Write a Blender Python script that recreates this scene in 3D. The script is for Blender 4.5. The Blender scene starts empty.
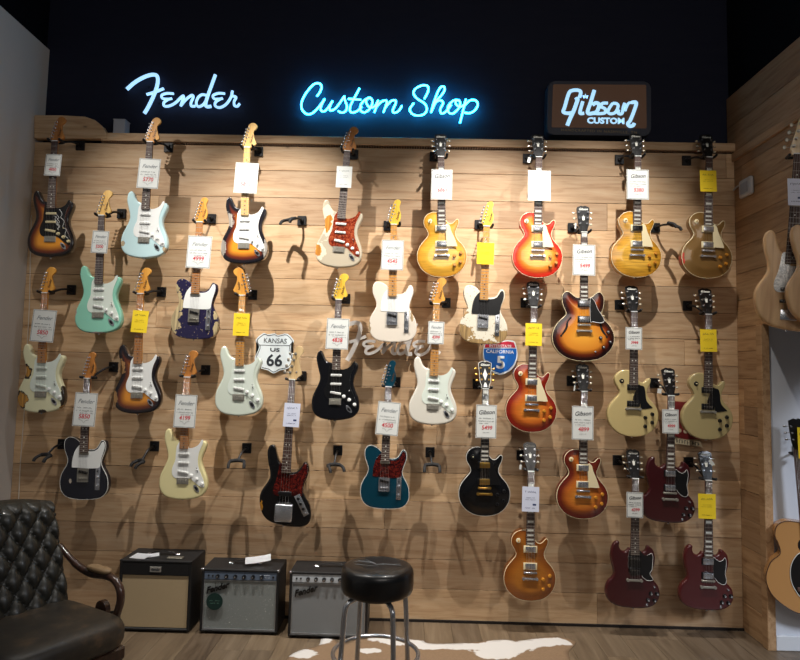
import bpy, bmesh, math, random
import numpy as np
from mathutils import Vector, Matrix
from mathutils.geometry import delaunay_2d_cdt
PI = math.pi
C = bpy.context.scene.collection
R = math.radians
rnd = random.Random(7)

# ---------------------------------------------------------------- camera
F_PX, PITCH, YAW, ROLL = 630.0, R(4.5), R(0.8), 0.022
PCX, PCY = 400.0, 322.5
CAM = Vector((0.0, -4.36, 1.66))
RM = Matrix.Rotation(YAW, 3, 'Z') @ Matrix.Rotation(PI/2 + PITCH, 3, 'X') @ Matrix.Rotation(ROLL, 3, 'Z')
cd = bpy.data.cameras.new('camera'); cam = bpy.data.objects.new('camera', cd); C.objects.link(cam)
cam.location = CAM; cam.rotation_euler = RM.to_euler()
cd.sensor_fit = 'HORIZONTAL'; cd.sensor_width = 36.0; cd.lens = 36.0*F_PX/800.0
cd.shift_y = (PCY-330.0)/800.0; cd.clip_start = 0.05
bpy.context.scene.camera = cam

def ray(px, py):
    return RM @ Vector(((px-PCX)/F_PX, -(py-PCY)/F_PX, -1.0))
def at(px, py, Y=0.0):            # point of the plane y = Y seen at a photo position
    d = ray(px, py); return CAM + d*((Y-CAM.y)/d.y)
def atz(px, py, Z=0.0):           # point of the level z = Z
    d = ray(px, py); return CAM + d*((Z-CAM.z)/d.z)
def atx(px, py, X):
    d = ray(px, py); return CAM + d*((X-CAM.x)/d.x)

# ---------------------------------------------------------------- light
W = bpy.data.worlds.new('world'); bpy.context.scene.world = W; W.use_nodes = True
W.node_tree.nodes['Background'].inputs[0].default_value = (0.75, 0.85, 1.0, 1)
W.node_tree.nodes['Background'].inputs[1].default_value = 0.035
vs = bpy.context.scene.view_settings
vs.view_transform = 'Standard'; vs.look = 'None'; vs.gamma = 1.0; vs.exposure = 0.0; vs.use_curve_mapping = False

def spot(name, loc, aim, power, angle=80, blend=0.7, col=(1.0, 0.93, 0.82), rad=0.035):
    l = bpy.data.lights.new(name, 'SPOT'); l.energy = power; l.spot_size = R(angle); l.spot_blend = blend
    l.color = col; l.shadow_soft_size = rad
    o = bpy.data.objects.new(name, l); C.objects.link(o); o.location = loc
    o.rotation_euler = (Vector(aim)-Vector(loc)).to_track_quat('-Z', 'Y').to_euler()
    return o
def area(name, loc, aim, power, sx, sy, col=(1, 1, 1)):
    l = bpy.data.lights.new(name, 'AREA'); l.energy = power; l.shape = 'RECTANGLE'; l.size = sx; l.size_y = sy; l.color = col
    o = bpy.data.objects.new(name, l); C.objects.link(o); o.location = loc
    o.rotation_euler = (Vector(aim)-Vector(loc)).to_track_quat('-Z', 'Y').to_euler()
    return o
SP = [((-2.30, -1.08, 3.92), (-1.35, 0, 1.45), 125), ((-1.05, -1.08, 3.92), (-0.8, 0, 1.4), 325),
      ((0.62, -1.08, 3.92), (0.35, 0, 1.4), 335), ((1.45, -1.08, 3.92), (1.1, 0, 1.45), 195)]
for i, (l, a, p) in enumerate(SP): spot('track_spotlight', l, a, p, 78, 1.0, (1.0, .95, .88), .018)
area('white_wall_fill', (3.6, -4.2, 3.4), (3.0, -.4, .8), 210, 1.2, .6, (0.8, 0.88, 1.0))  # unseen fill light, added to brighten the white wall on the right
area('shop_ceiling_light', (1.2, -5.2, 3.6), (0.2, 0, 0.6), 36, 2.5, 1.6, (1.0, 0.93, 0.85))

# ---------------------------------------------------------------- materials
MATS = {}
def nodes(name):
    m = bpy.data.materials.new(name); m.use_nodes = True
    nt = m.node_tree; b = nt.nodes['Principled BSDF']
    return m, nt, b
def S(c): return tuple(((x/255.0)/12.92 if x/255.0 <= .04045 else ((x/255.0+.055)/1.055)**2.4) for x in c)+(1,)
def pm(name, col, rough=.5, metal=0.0, coat=0.0, emit=None, es=0.0, spec=None):
    if name in MATS: return MATS[name]
    m, nt, b = nodes(name); b.inputs['Base Color'].default_value = S(col)
    b.inputs['Roughness'].default_value = rough; b.inputs['Metallic'].default_value = metal
    b.inputs['Coat Weight'].default_value = coat; b.inputs['Coat Roughness'].default_value = .08
    if spec is not None: b.inputs['Specular IOR Level'].default_value = spec
    if emit: b.inputs['Emission Color'].default_value = S(emit); b.inputs['Emission Strength'].default_value = es
    # slight procedural unevenness of the gloss
    n = nt.nodes.new('ShaderNodeTexNoise'); n.inputs['Scale'].default_value = 35
    mr = nt.nodes.new('ShaderNodeMapRange'); mr.inputs['To Min'].default_value = max(0, rough-.05); mr.inputs['To Max'].default_value = min(1, rough+.07)
    nt.links.new(n.outputs['Fac'], mr.inputs['Value']); nt.links.new(mr.outputs[0], b.inputs['Roughness'])
    MATS[name] = m; return m
def N(nt, typ, **kw):
    n = nt.nodes.new(typ)
    for k, v in kw.items():
        if k in n.inputs.keys(): n.inputs[k].default_value = v
        else: setattr(n, k, v)
    return n
def mathn(nt, op, a, b=None):
    n = nt.nodes.new('ShaderNodeMath'); n.operation = op
    for i, v in enumerate((a, b)):
        if v is None: continue
        if isinstance(v, (int, float)): n.inputs[i].default_value = v
        else: nt.links.new(v, n.inputs[i])
    return n.outputs[0]
def ramp(nt, fac, stops):
    r = nt.nodes.new('ShaderNodeValToRGB'); e = r.color_ramp.elements
    while len(e) < len(stops): e.new(0.5)
    for i, (p, c) in enumerate(stops): e[i].position = p; e[i].color = S(c) if len(c) == 3 else c
    nt.links.new(fac, r.inputs[0]); return r.outputs[0]
def mix(nt, fac, a, b, mode='MIX'):
    n = nt.nodes.new('ShaderNodeMix'); n.data_type = 'RGBA'; n.blend_type = mode
    for s, v in ((n.inputs[0], fac), (n.inputs[6], a), (n.inputs[7], b)):
        if isinstance(v, (int, float)): s.default_value = v
        elif isinstance(v, tuple): s.default_value = S(v) if len(v) == 3 else v
        else: nt.links.new(v, s)
    return n.outputs[2]
def coords(nt, scale=(1, 1, 1), obj=True, rot=(0, 0, 0), vec=None):
    t = nt.nodes.new('ShaderNodeTexCoord'); m = nt.nodes.new('ShaderNodeMapping')
    m.inputs['Scale'].default_value = scale; m.inputs['Rotation'].default_value = rot
    nt.links.new(vec if vec is not None else t.outputs['Object'], m.inputs[0]); return m.outputs[0]

def plank_mat(name, base, dark, light, along='X', gscale=1.0, knots=True, rough=.6, contrast=.5):
    """pine or vinyl planks: colour differs per plank (per island), long grain, knots"""
    m, nt, b = nodes(name)
    g = N(nt, 'ShaderNodeNewGeometry'); t = N(nt, 'ShaderNodeTexCoord')
    off = nt.nodes.new('ShaderNodeVectorMath'); off.operation = 'MULTIPLY_ADD'
    comb = N(nt, 'ShaderNodeCombineXYZ')
    for i in range(3): nt.links.new(g.outputs['Random Per Island'], comb.inputs[i])
    nt.links.new(comb.outputs[0], off.inputs[0]); off.inputs[1].default_value = (37, 11, 23); nt.links.new(t.outputs['Object'], off.inputs[2])
    sc = {'X': (1.2, 14, 14), 'Y': (14, 1.2, 14), 'Z': (14, 14, 1.2)}[along]
    v = coords(nt, tuple(s*gscale for s in sc), vec=off.outputs[0])
    n1 = N(nt, 'ShaderNodeTexNoise', Scale=2.2, Detail=6.0, Roughness=.62, Distortion=.9); nt.links.new(v, n1.inputs['Vector'])
    sc2 = {'X': (.6, 4, 4), 'Y': (4, .6, 4), 'Z': (4, 4, .6)}[along]
    v2 = coords(nt, tuple(s*gscale for s in sc2), vec=off.outputs[0])
    n2 = N(nt, 'ShaderNodeTexNoise', Scale=1.6, Detail=3.0); nt.links.new(v2, n2.inputs['Vector'])
    c = ramp(nt, n1.outputs['Fac'], [(.5-contrast*.4, dark), (.5, base), (.5+contrast*.4, light)])
    c = mix(nt, mathn(nt, 'MULTIPLY', n2.outputs['Fac'], .45), c, tuple(int(x*.78) for x in base))
    tint = ramp(nt, g.outputs['Random Per Island'], [(0, (205, 200, 196)), (.5, (235, 232, 226)), (1, (255, 250, 240))])
    c = mix(nt, 1.0, c, tint, 'MULTIPLY')
    if knots:
        sc3 = {'X': (1.9, 0.001, 4.6), 'Y': (4.6, 1.9, .001), 'Z': (4.6, .001, 1.9)}[along]
        v3 = coords(nt, sc3, vec=off.outputs[0])
        vo = N(nt, 'ShaderNodeTexVoronoi', Scale=1.0, Randomness=1.0); nt.links.new(v3, vo.inputs['Vector'])
        nd = mathn(nt, 'ADD', vo.outputs['Distance'], mathn(nt, 'MULTIPLY', n1.outputs['Fac'], .06))
        k = ramp(nt, nd, [(.045, (255, 255, 255)), (.07, (110, 110, 110)), (.13, (0, 0, 0))])
        c = mix(nt, mathn(nt, 'MULTIPLY', k, .75), c, tuple(int(x*.42) for x in dark))
    nt.links.new(c, b.inputs['Base Color']); b.inputs['Roughness'].default_value = rough
    bp = N(nt, 'ShaderNodeBump', Strength=.06, Distance=.003); nt.links.new(n1.outputs['Fac'], bp.inputs['Height']); nt.links.new(bp.outputs[0], b.inputs['Normal'])
    return m
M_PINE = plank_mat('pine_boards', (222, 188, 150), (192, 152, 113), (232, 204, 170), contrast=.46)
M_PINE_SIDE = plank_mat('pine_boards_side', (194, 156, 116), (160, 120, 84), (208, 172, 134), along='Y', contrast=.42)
M_FLOOR = plank_mat('vinyl_planks', (120, 104, 86), (82, 68, 56), (146, 130, 112), along='Y', gscale=.7, knots=False, rough=.38, contrast=.7)
M_DARKGAP = pm('dark_gap', (24, 15, 10), .9)
M_BLACKWALL = pm('black_paint', (11, 17, 42), .8)
M_CEIL = pm('black_ceiling', (9, 10, 15), .95, spec=.1)
M_GREY = pm('grey_wall_paint', (192, 186, 180), .8)
M_WHITE = pm('white_wall_paint', (205, 208, 216), .7)

def wood(name, base, dark, rough=.35, coat=.4, scale=(40, 40, 3)):
    if name in MATS: return MATS[name]
    m, nt, b = nodes(name); v = coords(nt, scale)
    n1 = N(nt, 'ShaderNodeTexNoise', Scale=1.0, Detail=4.0, Distortion=.6); nt.links.new(v, n1.inputs['Vector'])
    nt.links.new(ramp(nt, n1.outputs['Fac'], [(.35, dark), (.62, base)]), b.inputs['Base Color'])
    b.inputs['Roughness'].default_value = rough; b.inputs['Coat Weight'].default_value = coat; b.inputs['Coat Roughness'].default_value = .1
    MATS[name] = m; return m
MAPLE = wood('maple_amber', (222, 160, 66), (196, 128, 44), .5, .12)
MAPLE_L = wood('maple_light', (226, 186, 112), (206, 158, 84), .5, .12)
MAPLE_Y = wood('maple_yellow', (232, 190, 62), (214, 164, 42), .5, .12)
ROSE = wood('rosewood', (86, 62, 54), (52, 36, 32), .6, .0)
MAHOG = wood('mahogany_red', (104, 22, 24), (74, 12, 16))
MAHOG_B = wood('mahogany_brown', (112, 66, 40), (84, 44, 26))
CHROME = pm('chrome', (205, 208, 214), .22, .85)
NICKEL = pm('aged_nickel', (166, 162, 152), .4, .6)
GOLDM = pm('gold_metal', (212, 170, 84), .3, 1.0)
FRET = pm('fret_wire', (168, 162, 152), .5, .3)
PEARL = pm('pearl_inlay', (226, 226, 218), .3)
BLK = pm('black_plastic', (16, 16, 18), .3, coat=.3)
BLKM = pm('black_metal', (22, 22, 25), .45, .3)
WHT = pm('white_plastic', (238, 240, 238), .35)
MINT = pm('mint_plastic', (222, 232, 222), .35)
CREAM = pm('cream_plastic', (232, 218, 178), .4)
PARCH = pm('aged_button', (214, 200, 158), .4)
AMBER = pm('amber_knob', (196, 132, 44), .25, coat=.5)
STRING = pm('steel_string', (190, 190, 192), .3, 1.0)
def tort_mat(name, a, b_, c_):
    m, nt, b = nodes(name); v = coords(nt, (1, 1, 1))
    n1 = N(nt, 'ShaderNodeTexNoise', Scale=55.0, Detail=3.0, Distortion=1.5); nt.links.new(v, n1.inputs['Vector'])
    nt.links.new(ramp(nt, n1.outputs['Fac'], [(.36, a), (.5, b_), (.66, c_)]), b.inputs['Base Color'])
    b.inputs['Roughness'].default_value = .2; b.inputs['Coat Weight'].default_value = .6
    return m
TORT = tort_mat('tortoise_red', (38, 7, 8), (66, 13, 13), (108, 34, 24))
TORT_B = tort_mat('tortoise_orange', (92, 24, 14), (140, 48, 26), (176, 92, 56))
PEARLG = tort_mat('pearl_pickguard', (168, 170, 172), (206, 208, 208), (238, 238, 234))

def finish(name, stops, wear=None, wearcol=(190, 160, 110), wear2=None, flame=0.0, coat=.7, rough=.25, speck=0.0, metal=0.0, dirt=0.0):
    """guitar lacquer. stops: [(metres from the rim, colour)] so a sunburst follows the outline;
       wear: ellipses (x, z, rx, rz) of rubbed-through lacquer in the guitar's own measures"""
    if name in MATS: return MATS[name]
    m, nt, b = nodes(name)
    tc = N(nt, 'ShaderNodeTexCoord'); obj = tc.outputs['Object']
    nz = N(nt, 'ShaderNodeTexNoise', Scale=28.0, Detail=7.0, Roughness=.65); nt.links.new(obj, nz.inputs['Vector'])
    if len(stops) == 1: c = mix(nt, 0.0, stops[0][1], stops[0][1])
    else:
        a = N(nt, 'ShaderNodeAttribute', attribute_name='rim')
        f = mathn(nt, 'MULTIPLY', a.outputs['Fac'], 5.0)
        c = ramp(nt, f, [(p*5.0, col) for p, col in stops])
    if flame:
        v = coords(nt, (6, 6, 55))
        w = N(nt, 'ShaderNodeTexNoise', Scale=1.0, Detail=3.0, Distortion=1.0); nt.links.new(v, w.inputs['Vector'])
        k = ramp(nt, w.outputs['Fac'], [(.38, (int(255-190*flame),)*3), (.6, (255, 255, 255))])
        c = mix(nt, 1.0, c, k, 'MULTIPLY')
    rg = None
    def mask(patches, amp):
        tot = None
        for (x, z, rx, rz) in patches:
            mp = N(nt, 'ShaderNodeMapping'); mp.vector_type = 'TEXTURE'
            mp.inputs['Location'].default_value = (x, 0, z); mp.inputs['Scale'].default_value = (rx, 50, rz)
            nt.links.new(obj, mp.inputs[0])
            ln = N(nt, 'ShaderNodeVectorMath', operation='LENGTH'); nt.links.new(mp.outputs[0], ln.inputs[0])
            tot = ln.outputs['Value'] if tot is None else mathn(nt, 'MINIMUM', tot, ln.outputs['Value'])
        tot = mathn(nt, 'ADD', tot, mathn(nt, 'MULTIPLY', mathn(nt, 'SUBTRACT', nz.outputs['Fac'], .5), amp))
        return ramp(nt, tot, [(.93, (255, 255, 255)), (.97, (0, 0, 0))])
    if wear2:
        c = mix(nt, mask(wear2[0], 2.0), c, wear2[1])
    if wear:
        vv = coords(nt, (60, 60, 4)); g2 = N(nt, 'ShaderNodeTexNoise', Scale=1.0, Detail=4.0); nt.links.new(vv, g2.inputs['Vector'])
        wc = ramp(nt, g2.outputs['Fac'], [(.35, tuple(int(x*.72) for x in wearcol)), (.6, wearcol)])
        mk = mask(wear, 2.3); c = mix(nt, mk, c, wc)
        b.inputs['Coat Weight'].default_value = coat*.5
    if speck:
        n3 = N(nt, 'ShaderNodeTexNoise', Scale=70.0, Detail=4.0); nt.links.new(obj, n3.inputs['Vector'])
        c = mix(nt, ramp(nt, n3.outputs['Fac'], [(.66-speck*.1, (0, 0, 0)), (.69-speck*.1, (255, 255, 255))]), c, wearcol)
    nt.links.new(c, b.inputs['Base Color'])
    b.inputs['Roughness'].default_value = rough; b.inputs['Coat Weight'].default_value = coat; b.inputs['Coat Roughness'].default_value = .06; b.inputs['Metallic'].default_value = metal
    MATS[name] = m; return m

# ---------------------------------------------------------------- mesh helpers
def link(name, me, mats, parent=None, loc=None, rot=None, scale=None):
    o = bpy.data.objects.new(name, me); C.objects.link(o)
    if not isinstance(mats, (list, tuple)): mats = [mats]
    while len(me.materials) < len(mats): me.materials.append(mats[len(me.materials)])
    for i, mm in enumerate(mats):
        if me.materials[i] is not mm: o.material_slots[i].link = 'OBJECT'; o.material_slots[i].material = mm
    if parent: o.parent = parent
    if loc is not None: o.location = loc
    if rot is not None: o.rotation_euler = rot
    if scale is not None: o.scale = scale
    return o
def fin(bm, smooth=False, angle=None):
    me = bpy.data.meshes.new('mesh'); bm.normal_update(); bm.to_mesh(me); bm.free()
    if smooth:
        for p in me.polygons: p.use_smooth = True
        if angle is not None:
            try: me.set_sharp_from_angle(angle=R(angle))
            except Exception: pass
    return me
def empty(name, loc=(0, 0, 0), rot=(0, 0, 0), label=None, cat=None, group=None, kind=None):
    o = bpy.data.objects.new(name, None); C.objects.link(o); o.location = loc; o.rotation_euler = rot; o.empty_display_size = .05
    tag(o, label, cat, group, kind); return o
def tag(o, label=None, cat=None, group=None, kind=None):
    if label: o['label'] = label
    if cat: o['category'] = cat
    if group: o['group'] = group
    if kind: o['kind'] = kind
    return o
def box(bm, x0, x1, y0, y1, z0, z1, bev=0.0, mi=0, seg=1):
    r = bmesh.ops.create_cube(bm, size=1.0); vs_ = r['verts']
    for v in vs_: v.co = Vector(((x0+x1)/2+v.co.x*(x1-x0), (y0+y1)/2+v.co.y*(y1-y0), (z0+z1)/2+v.co.z*(z1-z0)))
    fs = set(f for v in vs_ for f in v.link_faces)
    for f in fs: f.material_index = mi
    if bev > 0:
        es = list(set(e for v in vs_ for e in v.link_edges))
        bmesh.ops.bevel(bm, geom=es, offset=bev, segments=seg, profile=.5, affect='EDGES')
def boxm(*a, bev=0.0, seg=1, smooth=False):
    bm = bmesh.new(); box(bm, *a, bev=bev, seg=seg); return fin(bm, smooth, 40)
def cyl(bm, p0, p1, r0, r1=None, n=12, mi=0, cap=True):
    p0, p1 = Vector(p0), Vector(p1); r1 = r0 if r1 is None else r1
    d = (p1-p0); q = d.to_track_quat('Z', 'Y').to_matrix()
    a, b = [], []
    for i in range(n):
        t = 2*PI*i/n; u = q @ Vector((math.cos(t), math.sin(t), 0))
        a.append(bm.verts.new(p0+u*r0)); b.append(bm.verts.new(p1+u*r1))
    for i in range(n):
        f = bm.faces.new((a[i], a[(i+1) % n], b[(i+1) % n], b[i])); f.material_index = mi; f.smooth = True
    if cap:
        for l in (list(reversed(a)), b):
            f = bm.faces.new(l); f.material_index = mi
def catmull(pts, n=6, closed=False):
    P = [Vector(p) for p in pts]; out = []; L = len(P)
    rng = range(L) if closed else range(L-1)
    for i in rng:
        if closed: a, b, c, d = P[i-1], P[i], P[(i+1) % L], P[(i+2) % L]
        else: a, b, c, d = P[max(0, i-1)], P[i], P[i+1], P[min(L-1, i+2)]
        for k in range(n):
            t = k/n
            out.append(.5*((2*b)+(c-a)*t+(2*a-5*b+4*c-d)*t*t+(3*b-a-3*c+d)*t*t*t))
    if not closed: out.append(P[-1])
    return out
def tube(bm, pts, r, n=8, flat=None, mi=0, up=Vector((0, 1, 0)), closed=False):
    """sweep an ellipse along points; flat=(w, d): half width across, half depth along 'up'"""
    P = [Vector(p) for p in pts]; L = len(P); rings = []; rect = n == -4; n = abs(n)
    prev = None
    for i, p in enumerate(P):
        if closed: t = (P[(i+1) % L]-P[i-1])
        else: t = P[min(L-1, i+1)]-P[max(0, i-1)]
        if t.length < 1e-9: t = Vector((1, 0, 0))
        t.normalize()
        if flat is not None:
            u = up; s = t.cross(u); s.normalize()
        else:
            if prev is None:
                u = Vector((0, 0, 1)) if abs(t.z) < .9 else Vector((0, 1, 0))
            else: u = prev
            s = t.cross(u); s.normalize(); u = s.cross(t); u.normalize(); prev = u
        rr = r[i] if isinstance(r, (list, tuple)) else r
        ring = []
        for k in range(n):
            a = 2*PI*k/n
            if rect: v = s*(1 if k in (0, 3) else -1)*rr*flat[0]+u*(1 if k < 2 else -1)*flat[1]
            elif flat is not None: v = s*math.cos(a)*rr*flat[0]+u*math.sin(a)*flat[1]
            else: v = s*math.cos(a)*rr+u*math.sin(a)*rr
            ring.append(bm.verts.new(p+v))
        rings.append(ring)
    m = L if closed else L-1
    for i in range(m):
        A, B = rings[i], rings[(i+1) % L]
        for k in range(n):
            f = bm.faces.new((A[k], A[(k+1) % n], B[(k+1) % n], B[k])); f.smooth = not rect; f.material_index = mi
    if not closed:
        for ring in (rings[0], list(reversed(rings[-1]))):
            try: f = bm.faces.new(ring); f.material_index = mi
            except ValueError: pass
def prism(bm, pts, y0, y1, bev=0.0, mi=0, mi_side=None):
    """extrude an (x, z) outline between depths y0 (front, smaller) and y1"""
    if sum(a[0]*b[1]-b[0]*a[1] for a, b in zip(pts, pts[1:]+pts[:1])) < 0: pts = pts[::-1]
    f_ = [bm.verts.new((p[0], y0, p[1])) for p in pts]; b_ = [bm.verts.new((p[0], y1, p[1])) for p in pts]
    f = bm.faces.new(f_); f.material_index = mi; g = bm.faces.new(list(reversed(b_))); g.material_index = mi
    n = len(pts)
    for i in range(n):
        s = bm.faces.new((f_[(i+1) % n], f_[i], b_[i], b_[(i+1) % n])); s.material_index = mi if mi_side is None else mi_side
    if bev: bmesh.ops.bevel(bm, geom=list(f.edges), offset=bev, segments=1, affect='EDGES')
    bmesh.ops.triangulate(bm, faces=[x for x in bm.faces if len(x.verts) > 8])
def prismm(pts, y0, y1, bev=0.0): bm = bmesh.new(); prism(bm, pts, y0, y1, bev); return fin(bm)
def smooth2(pts, n=4): return [(v.x, v.y) for v in catmull([(p[0], p[1], 0) for p in pts], n, True)]
_txt = {}
def text_mesh(s, size, depth=.001, shear=0.0, bold=0.0, sx=1.0, space=1.0, align='CENTER'):
    k = (s, size, depth, shear, bold, sx, space, align)
    if k in _txt: return _txt[k]
    cu = bpy.data.curves.new('t', 'FONT'); cu.body = s; cu.size = size; cu.extrude = depth/2; cu.shear = shear; cu.offset = bold
    cu.align_x = align; cu.align_y = 'CENTER'; cu.space_character = space; cu.resolution_u = 3
    o = bpy.data.objects.new('t', cu); C.objects.link(o)
    dg = bpy.context.evaluated_depsgraph_get(); me = bpy.data.meshes.new_from_object(o.evaluated_get(dg))
    bpy.data.objects.remove(o); bpy.data.curves.remove(cu)
    me.transform(Matrix.Diagonal((sx, 1, 1, 1))); me.transform(Matrix.Rotation(PI/2, 4, 'X'))
    me.materials.clear(); _txt[k] = me; return me
def squiggle(bm, x0, x1, z, h, n, y, w, seed=0, th=.0006):
    r_ = random.Random(seed); pts = []; k = n*2
    gaps = set(r_.sample(range(2, k-1), max(0, k//7))) if k > 8 else set()
    for i in range(k+1):
        x = x0+(x1-x0)*i/k; zz = z+(h/2 if i % 2 else -h/2)*r_.uniform(.4, 1.0)
        if i in gaps:
            if len(pts) > 1: tube(bm, pts, w, 4, flat=(1, th))
            pts = []
        else: pts.append((x, y, zz))
    if len(pts) > 1: tube(bm, pts, w, 4, flat=(1, th))
# ---------------------------------------------------------------- the room
WXL, WXR = at(22, 330).x, at(737.5, 330).x
ZTOP = at(400, 140).z
BZ = 0.012
def planks(bm, a0, a1, z0, z1, h, mk, seed, joint=(1.1, 2.6), gap=.0028, rows=None):
    r_ = random.Random(seed); z = z0
    zs = rows if rows else []
    if not rows:
        while z < z1-.01: zs.append((z, min(z+h, z1))); z += h
    for (za, zb) in zs:
        a = a0-r_.uniform(0, 1.5)
        while a < a1:
            b = a+r_.uniform(*joint)
            lo, hi = max(a, a0), min(b, a1)
            if hi-lo > .02: mk(bm, lo+gap*.3, hi-gap*.3, za+gap/2, zb-gap/2, r_.uniform(-.0015, .0015))
            a = b
# back wall of boards, seams read off the photograph
seams = [146.5, 171, 198, 225, 252, 279, 305, 331, 357, 385, 412.5, 442, 470, 498.5, 527, 556, 585.5]
zs = [at(300, y).z for y in seams]+[0.0]
rows = [(zs[i+1], zs[i]) for i in range(len(zs)-1)]
bm = bmesh.new()
planks(bm, WXL, WXR, 0, 0, 0, lambda b, lo, hi, za, zb, d: box(b, lo, hi, d, .03, za, zb, bev=.0012), 3, rows=rows, joint=(1.6, 3.4))
wb = link('wall_back', fin(bm), M_PINE); tag(wb, 'back wall clad in horizontal pine boards', 'wall', kind='structure')
tag(link('wall_back_lining', boxm(WXL-.02, WXR+.02, .031, .07, 0, zs[0]), M_DARKGAP), 'dark lining between the pine boards', 'wall', kind='structure')
# capping board along the top, with its beaded lower edge
bm = bmesh.new(); ztr = at(300, 137).z
box(bm, at(103, 130).x, WXR, -.022, .12, zs[0]+.012, ztr, bev=.003)
tr = link('trim_top', fin(bm), M_PINE); tag(tr, 'pine capping board along the top of the wall', 'trim', kind='structure')
bm = bmesh.new(); x = at(103, 130).x
while x < WXR-.01: box(bm, x, x+.012, -.012, .03, zs[0]+.001, zs[0]+.011); x += .018
tag(link('trim_bead', fin(bm), pm('bead_dark', (96, 70, 48), .7)), 'dark beaded strip under the capping board', 'trim', kind='structure')
# raised end board with the quarter-round end, upper left
p = lambda x, y: (at(x, y, -.03).x, at(x, y, -.03).z)
end = [p(34, 138), p(34, 115), p(60, 115.3), p(85, 116.5), p(95, 120), p(102, 126), p(106, 133), p(107, 138.5)]
tag(link('trim_end', prismm(end, -.03, .02, bev=.003), M_PINE), 'raised pine board with rounded right end above the leftmost guitar', 'trim', kind='structure')
# dark plinth line and floor
tag(link('baseboard_back', boxm(WXL, WXR, -.012, .0, 0, .016), M_DARKGAP), 'dark strip where the boards meet the floor', 'baseboard', kind='structure')
bm = bmesh.new()
planks(bm, -7, .0, -4.0, 4.4, .18, lambda b, lo, hi, za, zb, d: box(b, za, zb, lo, hi, -.02, 0.0), 9, joint=(.9, 1.5), gap=.0016)
tag(link('floor', fin(bm), M_FLOOR), 'grey brown wood effect plank floor', 'floor', kind='structure')
tag(link('floor_base', boxm(-4, 4.4, -7, .2, -.05, -.021), M_DARKGAP), 'floor base', 'floor', kind='structure')
# black upper wall and ceiling
tag(link('wall_upper', boxm(WXL-.3, WXR+2.2, .10, .16, zs[0]-.05, 4.9), M_BLACKWALL), 'black painted wall above the boards', 'wall', kind='structure')
tag(link('ceiling', boxm(WXL-1, WXR+2.2, -7, .2, 4.9, 4.96), M_CEIL), 'black ceiling', 'ceiling', kind='structure')
# left wall: grey paint
zl = at(45, 50, .1).z
bm = bmesh.new(); box(bm, WXL-.10, WXL-.0, -7, .1, 0, zl)
tag(link('wall_left', fin(bm), M_GREY), 'plain grey painted side wall on the left', 'wall', kind='structure')
tag(link('wall_left_upper', boxm(WXL-.3, WXL-.02, -7, .1, zl, 4.9), M_CEIL), 'black strip above the grey wall', 'wall', kind='structure')
# right wall: boards running toward the viewer; return pier below, beam above
XR = WXR
YP = -0.29                                   # the low white wall's plane
ZB = at(772, 325, YP).z                      # underside of the boarded beam
ZR = at(728, 100, .1).z
bm = bmesh.new()
mk = lambda b, lo, hi, za, zb, d: box(b, XR+d*.5, XR+.04, lo, hi, za, zb, bev=.001)
planks(bm, YP, .03, 0, ZB, .185, mk, 21)
planks(bm, -3.6, .03, ZB, ZR-.45, .185, mk, 22)
planks(bm, -3.6, .09, ZR-.45, ZR, .225, mk, 23)
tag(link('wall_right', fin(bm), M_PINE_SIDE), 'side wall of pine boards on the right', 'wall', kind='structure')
zt = at(729, 158, 0).z
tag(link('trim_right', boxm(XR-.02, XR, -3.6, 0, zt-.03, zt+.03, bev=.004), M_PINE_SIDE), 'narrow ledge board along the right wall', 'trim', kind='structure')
tag(link('wall_right_upper', boxm(XR+.02, XR+.2, -3.6, .1, ZR, 4.9), M_CEIL), 'black wall above the right boards', 'wall', kind='structure')
tag(link('wall_right_core', boxm(XR+.041, XR+.10, YP+.03, .1, 0, ZB), M_DARKGAP), 'core of the boarded pier', 'wall', kind='structure')
tag(link('beam_right_core', boxm(XR+.041, XR+.6, -3.6, .1, ZB, ZR), M_DARKGAP), 'core of the boarded beam', 'wall', kind='structure')
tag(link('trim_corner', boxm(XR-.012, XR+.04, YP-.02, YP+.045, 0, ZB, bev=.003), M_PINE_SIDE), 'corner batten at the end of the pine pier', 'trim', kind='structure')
tag(link('wall_white', boxm(XR+.04, XR+2.2, YP, YP+.06, 0, ZB+.3), M_WHITE), 'white painted wall beyond the pine pier', 'wall', kind='structure')
tag(link('baseboard_white', boxm(XR+.04, XR+2.2, YP-.018, YP, 0, .09, bev=.004), pm('baseboard_white', (214, 216, 220), .5)), 'white baseboard under the white wall', 'baseboard', kind='structure')

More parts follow.
